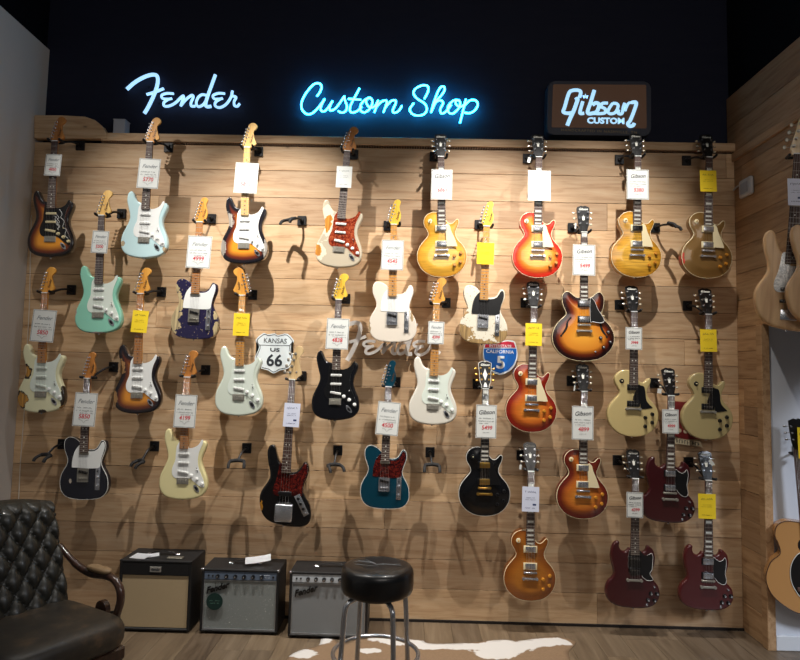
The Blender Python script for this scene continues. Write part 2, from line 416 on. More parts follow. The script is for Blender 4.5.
# ---------------------------------------------------------------- lit signs
def strokes(bm, S_, org, k, off, Y, w, d, n=5, nn=10, gain=1.0):
    for si, s in enumerate(S_):
        ww = w
        if isinstance(s, tuple): s, ww = s
        pts = []
        for (x, y) in s:
            q = at(org[0]+x/k+off[0], org[1]+y/k+off[1], Y); pts.append((q.x, Y-si*.0007, q.z))
        tube(bm, catmull(pts, n), ww*gain, nn, flat=(1, d))
FEN = [([(42, 150), (90, 108), (145, 76), (195, 60), (226, 66), (233, 100), (222, 150), (200, 205), (172, 262), (150, 298)], .0135),
       ([(165, 182), (220, 165), (270, 145)], .0095),
       ([(330, 177), (290, 175), (258, 186), (262, 206), (300, 210), (320, 206)], .0085),
       ([(300, 210), (272, 230), (272, 252), (300, 254), (340, 235), (378, 198), (392, 192), (384, 222), (374, 254)], .009),
       ([(376, 250), (405, 215), (440, 188), (452, 196), (438, 232), (440, 254), (462, 254)], .009),
       ([(535, 188), (505, 184), (480, 204), (470, 238), (484, 258), (512, 246), (530, 222)], .009),
       ([(588, 62), (565, 125), (540, 195), (528, 240), (536, 258), (562, 256)], .012),
       ([(646, 178), (606, 176), (574, 190), (582, 210), (620, 210), (634, 206)], .0085),
       ([(620, 210), (590, 230), (588, 254), (616, 264), (654, 244), (684, 200), (694, 162)], .009),
       ([(692, 165), (690, 190), (716, 200), (704, 226), (706, 252), (724, 256), (738, 240)], .009)]
CUS1 = [[(175, 170), (200, 135), (213, 95), (195, 68), (150, 75), (95, 135), (57, 205), (53, 265), (85, 308), (130, 310), (180, 268), (237, 192)],
        [(237, 192), (207, 255), (212, 288), (248, 282), (300, 208)], [(300, 208), (278, 255), (286, 285), (330, 262), (395, 170)],
        [(395, 170), (400, 205), (416, 250), (405, 290), (372, 302), (345, 288)],
        [(516, 108), (480, 175), (445, 245), (440, 288), (462, 302), (500, 288), (535, 255)], [(425, 192), (475, 196), (527, 200)],
        [(600, 186), (560, 200), (525, 245), (528, 288), (560, 300), (600, 270), (620, 220), (605, 186), (578, 190), (570, 225), (600, 262), (640, 250), (664, 208)],
        [(666, 205), (650, 260), (635, 302)], [(648, 262), (690, 218), (725, 206), (735, 222), (722, 262), (708, 302)],
        [(720, 268), (765, 215), (800, 205), (806, 228), (782, 285), (795, 305), (830, 290), (856, 248)]]
CUS2 = [[(275, 190), (303, 135), (303, 92), (265, 82), (210, 105), (188, 145), (218, 190), (270, 222), (295, 265), (278, 308), (230, 325), (180, 312), (158, 275), (190, 225)],
        [(328, 300), (350, 222), (385, 130), (412, 94), (434, 98), (434, 128), (400, 175), (345, 225)],
        [(330, 298), (365, 222), (405, 204), (425, 225), (402, 275), (412, 308), (446, 294), (490, 240)],
        [(555, 203), (510, 205), (466, 250), (468, 298), (505, 308), (550, 265), (560, 215), (530, 205), (528, 235), (562, 255), (598, 235)],
        [(607, 195), (590, 260), (560, 385)], [(590, 252), (638, 206), (684, 205), (702, 238), (682, 280), (640, 306), (592, 302)]]
YS = .06
NEONW = pm('sign_white', (200, 230, 255), .4, emit=(158, 208, 255), es=1.25)
NEONB = pm('neon_blue', (120, 225, 255), .4, emit=(40, 190, 255), es=28.0)
sg = empty('lit_script_sign', at(185, 105, YS+.03), label='white glowing cursive name sign on the black wall, upper left', cat='sign')
def tosign(name, root, bm, mat):
    me = fin(bm); me.transform(Matrix.Translation(-root.location)); return link(name, me, mat, root)
bm = bmesh.new(); strokes(bm, FEN, (120, 65), 6.154, (0, 0), YS, .01, .012); tosign('glowing_letters', sg, bm, NEONW)
bm = bmesh.new(); c0 = at(239.5, 94.5, YS); cyl(bm, (c0.x, YS+.01, c0.z), (c0.x, YS-.002, c0.z), .007); tosign('registered_mark', sg, bm, pm('mark_dim', (60, 66, 80), .5))
bm = bmesh.new()
for (px, py) in ((150, 88), (216, 80), (205, 104), (160, 104)):
    c0 = at(px, py, .1); cyl(bm, (c0.x, .10, c0.z), (c0.x, YS+.008, c0.z), .004, n=6)
tosign('standoff', sg, bm, BLKM)
sg = empty('neon_sign', at(390, 100, YS+.03), label='blue neon tube sign in cursive script, centre of the black wall', cat='sign')
bm = bmesh.new(); strokes(bm, CUS1, (295, 75), 8, (0, 0), YS, .0062, .0062, nn=8); strokes(bm, CUS2, (390, 75), 8, (0, 0), YS, .0062, .0062, nn=8)
tosign('neon_tube', sg, bm, NEONB)
bm = bmesh.new(); c0 = at(459.6, 125, YS); cyl(bm, (c0.x, YS, c0.z+.012), (c0.x, YS, c0.z-.008), .008, n=8)
for (px, py) in ((330, 112), (375, 112), (420, 112), (447, 112)):
    c0 = at(px, py, .1); cyl(bm, (c0.x, .10, c0.z), (c0.x, YS+.004, c0.z), .003, n=6)
tosign('electrode_and_support', sg, bm, pm('glass_dim', (70, 80, 100), .3))
# light box sign
sg = empty('light_box_sign', at(599, 109, 0), label='rounded light box sign with glowing italic lettering, right of the neon', cat='sign')
cor = [at(548, 81, 0), at(651, 81.5, 0), at(651, 136, 0), at(547, 134.5, 0)]
def rrect(c, r, n=5):
    out = []
    for i in range(4):
        P0, P, P1 = Vector(c[i-1]), Vector(c[i]), Vector(c[(i+1) % 4]); a = (P0-P).normalized()*r; b = (P1-P).normalized()*r
        for k in range(n+1):
            t = k/n; q = (P+a)*(1-t)**2+P*2*t*(1-t)+(P+b)*t*t; out.append(q)
    return out
bm = bmesh.new(); prism(bm, [(v.x, v.z) for v in rrect(cor, .05)], 0.0, .10, bev=.006); tosign('frame', sg, bm, pm('box_grey', (58, 62, 76), .5))
ci = [at(553, 84.5, 0), at(646, 85, 0), at(646.5, 128.5, 0), at(551.5, 127.5, 0)]
bm = bmesh.new(); prism(bm, [(v.x, v.z) for v in rrect(ci, .012)], -.004, .0); tosign('panel', sg, bm, pm('box_brown', (92, 66, 50), .5, emit=(92, 66, 50), es=.25))
GIB = [([(236, 140), (246, 98), (226, 82), (178, 84), (150, 108), (118, 215), (106, 254), (138, 266), (176, 262)], .0100), ([(205, 160), (222, 152), (190, 245), (162, 305), (138, 364)], .0110),
       ([(262, 172), (240, 250), (244, 268), (272, 266)], .0095), ([(354, 82), (326, 175), (300, 262), (345, 266), (376, 250), (392, 198), (366, 184), (340, 200)], .0105),
       ([(462, 186), (420, 188), (408, 214), (440, 232), (440, 262), (402, 270), (352, 268)], .0088), ([(500, 188), (476, 222), (462, 258), (488, 272), (524, 258), (544, 210), (530, 190), (500, 188)], .0085),
       ([(548, 240), (545, 268), (574, 270), (584, 222), (596, 186)], .0085), ([(598, 250), (625, 190), (660, 184)], .0075), ([(650, 182), (688, 184), (672, 245), (640, 325), (620, 352), (636, 372), (662, 366), (672, 348)], .0100)]
NEONG = pm('box_letters', (190, 225, 255), .4, emit=(165, 215, 250), es=1.05)
bm = bmesh.new(); strokes(bm, GIB, (550, 80), 8, (0, 0), -.006, .01, .004, gain=1.28)
q = at(550+283/8, 80+131/8, -.006); st = []
for i in range(10):
    rr = .021 if i % 2 == 0 else .009; st.append((q.x+rr*math.sin(i*PI/5), q.z+rr*math.cos(i*PI/5)))
prism(bm, st, -.008, -.003); tosign('glowing_letters', sg, bm, NEONG)
tm = text_mesh('CUSTOM', .058, .004, bold=.0022, sx=1.12, space=1.0)
q = at(550+447/8, 80+328/8, -.006); link('small_lettering', tm, NEONG, sg, Vector((q.x, q.y, q.z))-sg.location, rot=(0, -.0, 0))
tm = text_mesh('HANDCRAFTED IN NASHVILLE, TN', .026, .002, sx=1.12, space=1.2)
q = at(599, 131.3, -.002); link('fine_lettering', tm, pm('dim_gold', (112, 100, 78), .5, emit=(112, 96, 70), es=.15), sg, Vector((q.x, q.y, q.z))-sg.location, rot=(0, R(1.2), 0))

# ---------------------------------------------------------------- metal and enamel signs on the boards
sg = empty('metal_script_sign', at(400, 345, 0), label='brushed metal cursive name sign on the boards behind guitars, centre', cat='sign')
bm = bmesh.new(); strokes(bm, [([(x*.97, y*.97) for x, y in s], w*1.1) for s, w in FEN], (120, 65), 6.154, (203.5, 248.5), -.035, .012, .012, nn=-4)
tosign('metal_letters', sg, bm, pm('brushed_aluminium', (216, 212, 208), .5, .15))
bm = bmesh.new()
for (px, py) in ((352, 350), (358, 330), (414, 335), (398, 352)):
    c0 = at(px, py, -.03); cyl(bm, (c0.x, -.0, c0.z), (c0.x, -.03, c0.z), .005, n=6)
tosign('standoff', sg, bm, BLKM)
def plate(root, pts, org, k, Y, t, mat, name, n=3, sm=True):
    P = []
    for (x, y) in pts: q = at(org[0]+x/k, org[1]+y/k, Y); P.append((q.x, q.z))
    if sm: P = smooth2(P, n)
    bm = bmesh.new(); prism(bm, P, Y-t, Y); return tosign(name, root, bm, mat)
def ringline(root, pts, org, k, Y, w, mat, name, n=4, closed=True):
    P = []
    for (x, y) in pts: q = at(org[0]+x/k, org[1]+y/k, Y); P.append((q.x, Y, q.z))
    bm = bmesh.new(); tube(bm, catmull(P, n, closed), w, 4, flat=(1, .0008), closed=closed); return tosign(name, root, bm, mat)
def sign_text(root, s, px, py, size, mat, name, sx=1.0, bold=0.0, Y=-.02, roll=1.2):
    q = at(px, py, Y); return link(name, text_mesh(s, size, .001, bold=bold, sx=sx), mat, root, Vector((q.x, Y, q.z))-root.location, rot=(0, R(roll), 0))
K66 = pm('enamel_white', (226, 236, 240), .3, coat=.3); INK = pm('sign_ink', (40, 46, 54), .5)
sg = empty('highway_shield_sign', at(274, 353, 0), label='white highway shield sign reading KANSAS US 66', cat='sign')
sh = [(68, 180), (158, 98), (215, 112), (290, 100), (310, 108), (345, 120), (450, 105), (528, 190), (492, 240), (500, 330), (520, 395), (505, 470), (450, 525), (360, 545), (283, 582), (220, 545), (130, 520), (75, 470), (58, 395), (90, 320), (110, 250)]
plate(sg, sh, (250, 325), 12, -.012, .003, K66, 'plate', 3)
ctr = (288, 320); ringline(sg, [(ctr[0]+(x-ctr[0])*.93, ctr[1]+(y-ctr[1])*.93) for x, y in sh], (250, 325), 12, -.0158, .0022, INK, 'border')
ringline(sg, [(112, 240), (290, 246), (480, 248)], (250, 325), 12, -.0158, .002, INK, 'divider', closed=False)
sign_text(sg, 'KANSAS', 275.2, 341, .048, INK, 'lettering', .92, 0, -.016); sign_text(sg, 'US', 274.8, 350, .034, INK, 'lettering', 1.75, .0008, -.016); sign_text(sg, '66', 274.3, 361, .112, INK, 'number', 1.0, .0028, -.016)
for (px, py) in ((259, 343), (290, 343)):
    bm = bmesh.new(); c0 = at(px, py, 0); cyl(bm, (c0.x, 0, c0.z), (c0.x, -.013, c0.z), .004, n=8); tosign('mounting_screw', sg, bm, CHROME)
sg = empty('interstate_shield_sign', at(501, 358, 0), label='red and blue interstate shield sign reading CALIFORNIA 5', cat='sign')
o5 = (475, 330); k5 = 13.2
sh5 = [(140, 175), (200, 150), (330, 152), (430, 132), (520, 150), (545, 220), (560, 300), (555, 380), (520, 470), (450, 545), (330, 592), (230, 555), (150, 470), (110, 380), (104, 300), (115, 230)]
plate(sg, sh5, o5, k5, -.012, .003, K66, 'plate', 3)
c5 = (332, 360)
blue = [(118, 245), (330, 245), (545, 245), (548, 310), (540, 380), (505, 460), (435, 530), (332, 572), (240, 535), (165, 460), (125, 380), (115, 300)]
plate(sg, blue, o5, k5, -.0155, .001, pm('enamel_blue', (24, 104, 196), .3, coat=.3), 'blue_field', 3, False)
plate(sg, [(140, 185), (210, 166), (330, 166), (430, 150), (512, 162), (535, 232), (330, 232), (125, 232)], o5, k5, -.0155, .001, pm('enamel_red', (196, 40, 66), .3, coat=.3), 'red_field', 3, False)
WI = pm('sign_white_ink', (238, 242, 244), .4)
sign_text(sg, 'INTERSTATE', 500.3, 346.2, .028, WI, 'lettering', .98, .0003, -.017); sign_text(sg, 'CALIFORNIA', 500, 351.8, .034, WI, 'lettering', .98, .0004, -.017); sign_text(sg, '5', 500.8, 363, .118, WI, 'number', 1.1, .003, -.017)
for (px, py) in ((488, 352), (516, 352)):
    bm = bmesh.new(); c0 = at(px, py, 0); cyl(bm, (c0.x, 0, c0.z), (c0.x, -.013, c0.z), .004, n=8); tosign('mounting_screw', sg, bm, CHROME)
# red sign with a beige ribbon, mostly behind two guitars
sg = empty('ribbon_sign', at(690, 430, 0), label='dark red sign with a beige ribbon, half hidden behind the right pale yellow guitar', cat='sign')
plate(sg, [(672, 404), (684, 402), (700, 400), (716, 408), (720, 425), (712, 437), (674, 436)], (0, 0), 1, -.012, .003, pm('sign_dark_red', (116, 30, 30), .5), 'plate', 3)
plate(sg, [(675, 438), (700, 441.5), (703, 448), (699, 446.5), (675, 443.5)], (0, 0), 1, -.016, .002, pm('sign_beige', (206, 192, 160), .6), 'ribbon', 2, False)
bm = bmesh.new(); a_, b_ = at(676.5, 440.8, -.019), at(699, 444.2, -.019)
for i in range(9):
    t = i/8.5; q = a_.lerp(b_, t); box(bm, q.x, q.x+.004, -.0195, -.0185, q.z-.012, q.z+.012); box(bm, q.x, q.x+.010, -.0195, -.0185, q.z+(.008 if i % 2 else -.004), q.z+(.012 if i % 2 else .0))
tosign('lettering', sg, bm, INK)
bm = bmesh.new()
for (px, py) in ((679.5, 430.5), (685.5, 431.5)):
    q = at(px, py, -.0165); cyl(bm, (q.x, -.015, q.z), (q.x, -.017, q.z), .014, n=10)
tosign('lettering', sg, bm, pm('sign_beige', (206, 192, 160), .6))
# ---------------------------------------------------------------- guitars: shapes
def tr(pts, x0, s, yb, k, zb): return [((x-(x0+s*y))/k, zb+(yb-y)/k) for (x, y) in pts]
T_ST = (298, -.045, 625, 1214, -.80); T_TE = (297, -.040, 605, 1214, -.79); T_LP = (299, -.012, 625, 1230, -.82)
T_ES = (328, -.012, 628, 1220, -.86); T_SG = (301, -.020, 602, 1230, -.82); T_BA = (258, -.070, 603, 1000, -.95)
OUTL = {
 'strat': tr([(300, 160), (262, 158), (240, 153), (215, 143), (197, 118), (182, 82), (168, 60), (150, 60), (134, 78), (126, 115), (127, 150), (138, 200), (150, 250), (152, 290), (140, 330), (115, 380), (92, 430), (82, 480), (85, 535), (108, 580), (150, 608), (205, 620), (270, 625), (340, 618), (402, 603), (446, 574), (470, 530), (474, 480), (464, 430), (446, 385), (431, 340), (429, 300), (441, 260), (461, 212), (468, 180), (461, 157), (445, 150), (425, 165), (410, 187), (388, 206), (362, 215), (330, 217), (300, 217), (297, 190)], *T_ST),
 'tele': tr([(296, 145), (262, 132), (235, 105), (200, 84), (165, 80), (137, 98), (125, 138), (130, 190), (147, 240), (155, 275), (144, 320), (115, 370), (96, 420), (91, 480), (105, 540), (142, 582), (200, 600), (280, 605), (360, 601), (420, 588), (462, 552), (480, 500), (478, 430), (461, 380), (436, 333), (426, 290), (440, 240), (461, 180), (460, 130), (445, 108), (428, 108), (415, 130), (400, 158), (380, 178), (350, 186), (320, 184), (297, 180)], *T_TE),
 'singlecut': tr([(298, 55), (262, 49), (225, 48), (188, 62), (160, 90), (146, 125), (150, 168), (172, 208), (184, 240), (174, 270), (145, 305), (110, 350), (89, 400), (84, 460), (100, 520), (140, 573), (200, 610), (270, 625), (340, 622), (408, 602), (464, 557), (496, 500), (506, 440), (498, 390), (471, 340), (436, 300), (416, 265), (412, 230), (424, 195), (439, 160), (445, 130), (436, 113), (420, 120), (400, 143), (376, 153), (350, 143), (333, 118), (320, 100), (300, 98)], *T_LP),
 'semi': tr([(325, 95), (290, 92), (262, 88), (240, 73), (215, 50), (190, 42), (165, 54), (150, 85), (151, 130), (165, 180), (183, 222), (171, 252), (130, 290), (92, 340), (70, 400), (66, 450), (84, 510), (128, 568), (190, 606), (258, 624), (320, 629), (390, 622), (460, 600), (520, 555), (560, 500), (576, 440), (568, 380), (540, 325), (500, 280), (474, 250), (472, 222), (486, 180), (495, 130), (492, 85), (475, 52), (450, 42), (425, 58), (405, 80), (382, 92), (355, 95)], *T_ES),
 'sg': tr([(275, 150), (240, 138), (228, 150), (210, 166), (190, 165), (172, 150), (163, 125), (166, 99), (156, 87), (138, 92), (118, 115), (104, 155), (98, 205), (105, 260), (118, 310), (122, 345), (108, 375), (80, 405), (62, 450), (60, 500), (75, 545), (110, 580), (165, 600), (230, 608), (290, 610), (350, 606), (405, 592), (445, 560), (467, 515), (468, 465), (455, 425), (432, 395), (412, 370), (408, 340), (418, 300), (432, 250), (435, 200), (425, 155), (405, 130), (386, 116), (373, 121), (368, 142), (354, 160), (334, 164), (316, 148), (300, 148)], 278, -.008, 611, 1165, -.82),
 'bass': tr([(240, 235), (225, 205), (205, 192), (190, 172), (178, 130), (168, 85), (150, 70), (126, 84), (115, 130), (121, 195), (132, 250), (130, 292), (110, 330), (82, 370), (64, 420), (66, 480), (86, 540), (130, 580), (200, 599), (280, 606), (348, 600), (386, 575), (400, 530), (398, 480), (385, 440), (361, 400), (351, 370), (356, 325), (375, 280), (388, 232), (386, 197), (370, 174), (352, 182), (334, 212), (310, 238), (285, 245), (262, 245)], *T_BA)}
BOT = {'strat': -.80, 'tele': -.79, 'singlecut': -.82, 'semi': -.86, 'sg': -.82, 'bass': -.95}
# thick, edge radius, top bulge
BODY = {'strat': (.045, .010, 0), 'tele': (.045, .003, 0), 'singlecut': (.055, .002, .011), 'flat': (.045, .006, 0), 'semi': (.045, .002, .010), 'sg': (.036, .011, 0), 'bass': (.045, .010, 0)}
def inside(px, pz, P):
    x, z = P[:, 0], P[:, 1]; x2, z2 = np.roll(x, -1), np.roll(z, -1); r = np.zeros(len(px), bool)
    for i in range(len(P)):
        c = ((z[i] > pz) != (z2[i] > pz)); 
        if abs(z2[i]-z[i]) < 1e-12: continue
        r ^= c & (px < (x2[i]-x[i])*(pz-z[i])/(z2[i]-z[i])+x[i])
    return r
def dist(px, pz, P):
    a = P; b = np.roll(P, -1, 0); d = np.full(len(px), 1e9)
    for i in range(len(P)):
        v = b[i]-a[i]; L = (v**2).sum()+1e-15
        t = np.clip(((px-a[i][0])*v[0]+(pz-a[i][1])*v[1])/L, 0, 1)
        d = np.minimum(d, np.hypot(px-a[i][0]-t*v[0], pz-a[i][1]-t*v[1]))
    return d
_outs = {}
def outline(kind):
    k = 'singlecut' if kind == 'flat' else kind
    if k not in _outs:
        P = np.array(smooth2(OUTL[k], 4))
        if (P[:, 0]*np.roll(P[:, 1], -1)-np.roll(P[:, 0], -1)*P[:, 1]).sum() < 0: P = P[::-1]
        _outs[k] = P
    return _outs[k]
_bod = {}
def top_y(kind, d):
    th, r, bu = BODY[kind]; d = np.asarray(d, float)
    y = np.where(d < r, r-np.sqrt(np.maximum(0, r*r-(r-np.minimum(d, r))**2)), 0)
    t = np.clip(d/.075, 0, 1); return y-bu*t*t*(3-2*t)
def body_mesh(kind):
    if kind in _bod: return _bod[kind]
    P = outline(kind); th, r, bu = BODY[kind]; n = len(P)
    nrm = np.roll(P, -1, 0)-np.roll(P, 1, 0); nrm /= np.linalg.norm(nrm, axis=1)[:, None]+1e-12; nin = np.stack([-nrm[:, 1], nrm[:, 0]], 1)
    nin = sum(np.roll(nin, s_, 0) for s_ in (-1, 0, 1)); nin /= np.linalg.norm(nin, axis=1)[:, None]+1e-12
    PI_ = P+nin*r
    g = .0085
    gx, gz = np.meshgrid(np.arange(P[:, 0].min(), P[:, 0].max(), g), np.arange(P[:, 1].min(), P[:, 1].max(), g)); gx = gx.ravel(); gz = gz.ravel()
    ok = inside(gx, gz, PI_); gx, gz = gx[ok], gz[ok]; d = dist(gx, gz, PI_); ok = d > .004
    A = np.concatenate([PI_, np.stack([gx[ok], gz[ok]], 1)])
    vs2, es, fs, *_ = delaunay_2d_cdt([Vector(a) for a in A], [], [list(range(n))], 1, 1e-7)
    V = np.array([tuple(v) for v in vs2]); D = dist(V[:, 0], V[:, 1], P); Y = top_y(kind, np.maximum(D, r))
    bm = bmesh.new(); ly = bm.verts.layers.float.new('rim'); F = []
    for v, y, dd in zip(V, Y, D):
        q = bm.verts.new((v[0], y, v[1])); q[ly] = min(dd, .2); F.append(q)
    for f in fs:
        try: ff = bm.faces.new([F[i] for i in f]); ff.smooth = True
        except ValueError: pass
    # rounded edge rings down to the rim, side wall and back
    yin = float(top_y(kind, np.array([r]))[0]); rb = min(r, .008); prev = F[:n]
    prof = [(r*(1-math.sin(a)), yin+r*(1-math.cos(a)), r*(1-math.sin(a))) for a in np.linspace(0, PI/2, 5 if r > .004 else 3)[1:]]
    prof += [(i_, y_, 0.0) for i_, y_ in ([(0, th-rb), (rb*.3, th-rb*.3), (rb, th)] if rb > .004 else [(0, th)])]
    for ins, yy, rv in prof:
        ring = []
        for i in range(n):
            w = bm.verts.new((P[i][0]+nin[i][0]*ins, yy, P[i][1]+nin[i][1]*ins)); w[ly] = rv; ring.append(w)
        for i in range(n):
            j = (i+1) % n
            try: f = bm.faces.new((prev[i], prev[j], ring[j], ring[i])); f.smooth = True
            except ValueError: pass
        prev = ring
    bm.faces.new(list(reversed(prev)))
    bmesh.ops.recalc_face_normals(bm, faces=bm.faces)
    bmesh.ops.triangulate(bm, faces=[f for f in bm.faces if len(f.verts) > 4])
    me = fin(bm, True, 50); _bod[kind] = me; return me
_mc = {}
def cached(key, fn):
    if key not in _mc: _mc[key] = fn()
    return _mc[key]
def surf(kind, x, z):
    P = outline(kind); return float(top_y(kind, dist(np.array([x]), np.array([z]), P))[0])

# pickguards (outline, crop transform)
G_ST = tr([(247, 190), (235, 205), (222, 225), (217, 260), (213, 300), (210, 340), (195, 375), (183, 410), (182, 445), (192, 470), (215, 483), (240, 484), (325, 482), (345, 495), (375, 520), (405, 543), (433, 553), (446, 542), (440, 500), (425, 460), (408, 420), (396, 380), (393, 330), (400, 285), (414, 245), (431, 208), (438, 182), (430, 170), (418, 182), (403, 208), (380, 226), (350, 238), (318, 240), (316, 228), (283, 226), (268, 215)], 292, -.045, 657, 1214, -.80)
G_TE = tr([(262, 142), (238, 158), (212, 200), (197, 250), (190, 300), (189, 330), (195, 336), (243, 338), (300, 342), (360, 342), (414, 334), (422, 300), (431, 250), (447, 200), (455, 160), (452, 128), (438, 118), (425, 132), (405, 170), (382, 190), (350, 198), (320, 197), (320, 180), (270, 180)], *T_TE)
G_LP = [(.029, -.448), (.055, -.455), (.064, -.49), (.082, -.53), (.105, -.594), (.098, -.604), (.04, -.602), (.033, -.598)]
G_ES = tr([(374, 103), (398, 106), (418, 140), (437, 190), (472, 245), (488, 280), (478, 300), (450, 305), (392, 296), (374, 290)], *T_ES)
G_SG = [(.036, -.452), (.05, -.460), (.075, -.474), (.095, -.466), (.108, -.448), (.118, -.470), (.116, -.52), (.111, -.56), (.119, -.605), (.108, -.633), (.074, -.626), (.047, -.595), (.034, -.56)]
G_SS = tr([(235, 160), (312, 160), (330, 172), (350, 192), (380, 186), (402, 172), (412, 200), (410, 240), (404, 300), (388, 330), (400, 358), (411, 380), (372, 388), (335, 365), (318, 345), (235, 345)], 278, -.02, 611, 1160, -.82)
G_SP = tr([(290, 185), (352, 188), (370, 205), (378, 250), (382, 300), (400, 338), (433, 370), (428, 378), (345, 392), (335, 380), (335, 347), (315, 325), (272, 312), (290, 250), (300, 225)], 278, -.006, 632, 1230, -.82)
G_BA = tr([(215, 188), (198, 198), (190, 240), (175, 300), (158, 345), (155, 382), (168, 402), (200, 405), (285, 400), (335, 402), (348, 370), (350, 322), (370, 272), (383, 230), (376, 190), (362, 184), (345, 214), (320, 246), (292, 258), (262, 262), (232, 258), (225, 215)], *T_BA)
H_ST = [(-.021, -.002), (-.0215, .01), (-.026, .020), (-.027, .032), (-.003, .140), (.003, .160), (.016, .175), (.033, .175), (.046, .163), (.049, .147), (.042, .133), (.032, .123), (.029, .108), (.032, .085), (.038, .06), (.045, .040), (.046, .028), (.038, .020), (.026, .013), (.021, -.002)]
H_TE = [(-.021, -.002), (-.021, .012), (-.027, .022), (-.026, .034), (-.004, .148), (.003, .166), (.014, .174), (.026, .171), (.034, .159), (.033, .145), (.028, .133), (.028, .112), (.034, .088), (.037, .064), (.034, .038), (.027, .018), (.021, -.002)]
def mirror(p): return [(-a, b) for a, b in reversed(p)]
_hg = [(.0215, -.002), (.024, .020), (.031, .038), (.0345, .052), (.037, .090), (.040, .130), (.0425, .170), (.040, .178), (.026, .184), (.012, .190), (.0, .184)]
H_GI = [(-a, b) for a, b in _hg][:-1]+list(reversed(_hg))

def fretpos(s, n): return [s*(1-2**(-i/12.0)) for i in range(n+1)]
def fretboard(scale, n, w0, w1, inlay, y0=-.0125, y1=-.0045, extra=.006):
    def f():
        bm = bmesh.new(); fp = fretpos(scale, n); L = fp[n]+extra
        w = lambda z: (w0+(w1-w0)*z/L)/2
        v = [bm.verts.new(p_) for p_ in ((-w(0), y0, 0), (w(0), y0, 0), (w(L), y0, -L), (-w(L), y0, -L), (-w(0), y1, 0), (w(0), y1, 0), (w(L), y1, -L), (-w(L), y1, -L))]
        for q in ((0, 3, 2, 1), (4, 5, 6, 7), (0, 1, 5, 4), (2, 3, 7, 6), (1, 2, 6, 5), (3, 0, 4, 7)): bm.faces.new([v[i] for i in q])
        for i in range(1, n+1):
            z = -fp[i]; box(bm, -w(-z), w(-z), y0-.0011, y0, z-.0012, z+.0012, mi=1)
        marks = [3, 5, 7, 9, 12, 15, 17, 19, 21]
        if inlay == 'block': marks = [1]+marks
        for m_ in marks:
            if m_ > n: continue
            z = -(fp[m_]+fp[m_-1])/2; h = (fp[m_]-fp[m_-1])
            if inlay == 'dot' or inlay == 'bigdot':
                for x in ((-.011, .011) if m_ == 12 else (0,)): cyl(bm, (x, y0-.0004, z), (x, y0+.001, z), .0038, n=10, mi=2)
            elif inlay == 'trap':
                ww = w(-z)*.72; hh = h*.36; t_ = h*.30
                q = [(-ww, -hh), (ww, -hh+t_*.2), (ww, hh-t_*.2), (-ww, hh)]; prism(bm, [(a, z+b) for a, b in q], y0-.0004, y0+.001, mi=2)
            else:
                ww = w(-z)*.78; box(bm, -ww, ww, y0-.0004, y0+.001, z-h*.36, z+h*.36, mi=2)
        return fin(bm)
    return cached(('fb', scale, n, w0, w1, inlay), f)
def neck(L, w0, w1, heel=.03, y1=-.0045):
    def f():
        bm = bmesh.new(); rings = []
        for z, k in ((.002, 1), (-L*.5, 1), (-L+heel*2.2, 1), (-L+heel, 1.4), (-L, 1.4)):
            w = (w0+(w1-w0)*(-z)/L)/2; dp = .018*k; ring = []
            for i in range(9):
                a = PI*i/8; ring.append(bm.verts.new((w*math.cos(a), y1+dp*math.sin(a)**(.8), z)))
            rings.append(ring)
        for A, B in zip(rings, rings[1:]):
            for i in range(8): g_ = bm.faces.new((A[i], A[i+1], B[i+1], B[i])); g_.smooth = True
            bm.faces.new((A[8], A[0], B[0], B[8]))
        bm.faces.new(rings[0]); bm.faces.new(list(reversed(rings[-1])))
        bmesh.ops.recalc_face_normals(bm, faces=bm.faces); return fin(bm)
    return cached(('nk', L, w0, w1), f)
def tuner(kind, side, sc=1.0):
    def f():
        bm = bmesh.new(); s = side
        cyl(bm, (0, .002, 0), (0, -.014, 0), .0035*sc, n=8); cyl(bm, (0, .0, 0), (0, -.002, 0), .0058*sc, n=10)
        box(bm, -.007*sc, .007*sc, .014, .024, -.007*sc, .007*sc, bev=.0015)
        x0 = s*.007*sc; x1 = s*(.020 if kind != 'gib' else .024)*sc
        cyl(bm, (x0, .019, 0), (x1, .019, 0), .002, n=6)
        if kind == 'fen':
            bmesh.ops.create_uvsphere(bm, u_segments=10, v_segments=6, radius=1.0, matrix=Matrix.Translation((x1+s*.005, .019, 0)) @ Matrix.Diagonal((.006*sc, .0035, .0075*sc, 1)))
        else:
            box(bm, *(sorted((x1-s*.001, x1+s*.015))), .0145, .0235, -.0065, .0065, bev=.0028, mi=1, seg=2)
        return fin(bm, True, 40)
    return cached(('tn', kind, side, sc), f)
def disc(r, h, n=16, dome=0.0, slot=False):
    def f():
        bm = bmesh.new(); cyl(bm, (0, 0, 0), (0, -h*.75, 0), r, r*.93, n=n); cyl(bm, (0, -h*.75, 0), (0, -h, 0), r*.93, r*(.70), n=n); return fin(bm, True, 40)
    return cached(('dc', r, h, n), f)
def knob_sk(): # skirted control knob
    def f():
        bm = bmesh.new(); cyl(bm, (0, 0, 0), (0, -.003, 0), .0125, .0115, n=18); cyl(bm, (0, -.003, 0), (0, -.013, 0), .0088, .0075, n=18); return fin(bm, True, 40)
    return cached('ksk', f)
def knob_sh(): # speed / hat knob with metal pointer
    def f():
        bm = bmesh.new(); cyl(bm, (0, 0, 0), (0, -.004, 0), .0135, .0120, n=18); cyl(bm, (0, -.004, 0), (0, -.014, 0), .0105, .0085, n=18); return fin(bm, True, 40)
    return cached('ksh', f)
def rbox(w, h, d, bev, key=None):
    def f():
        bm = bmesh.new(); box(bm, -w/2, w/2, -d, 0, -h/2, h/2, bev=bev, seg=3); return fin(bm, True, 40)
    return cached(('rb', w, h, d, bev), f)
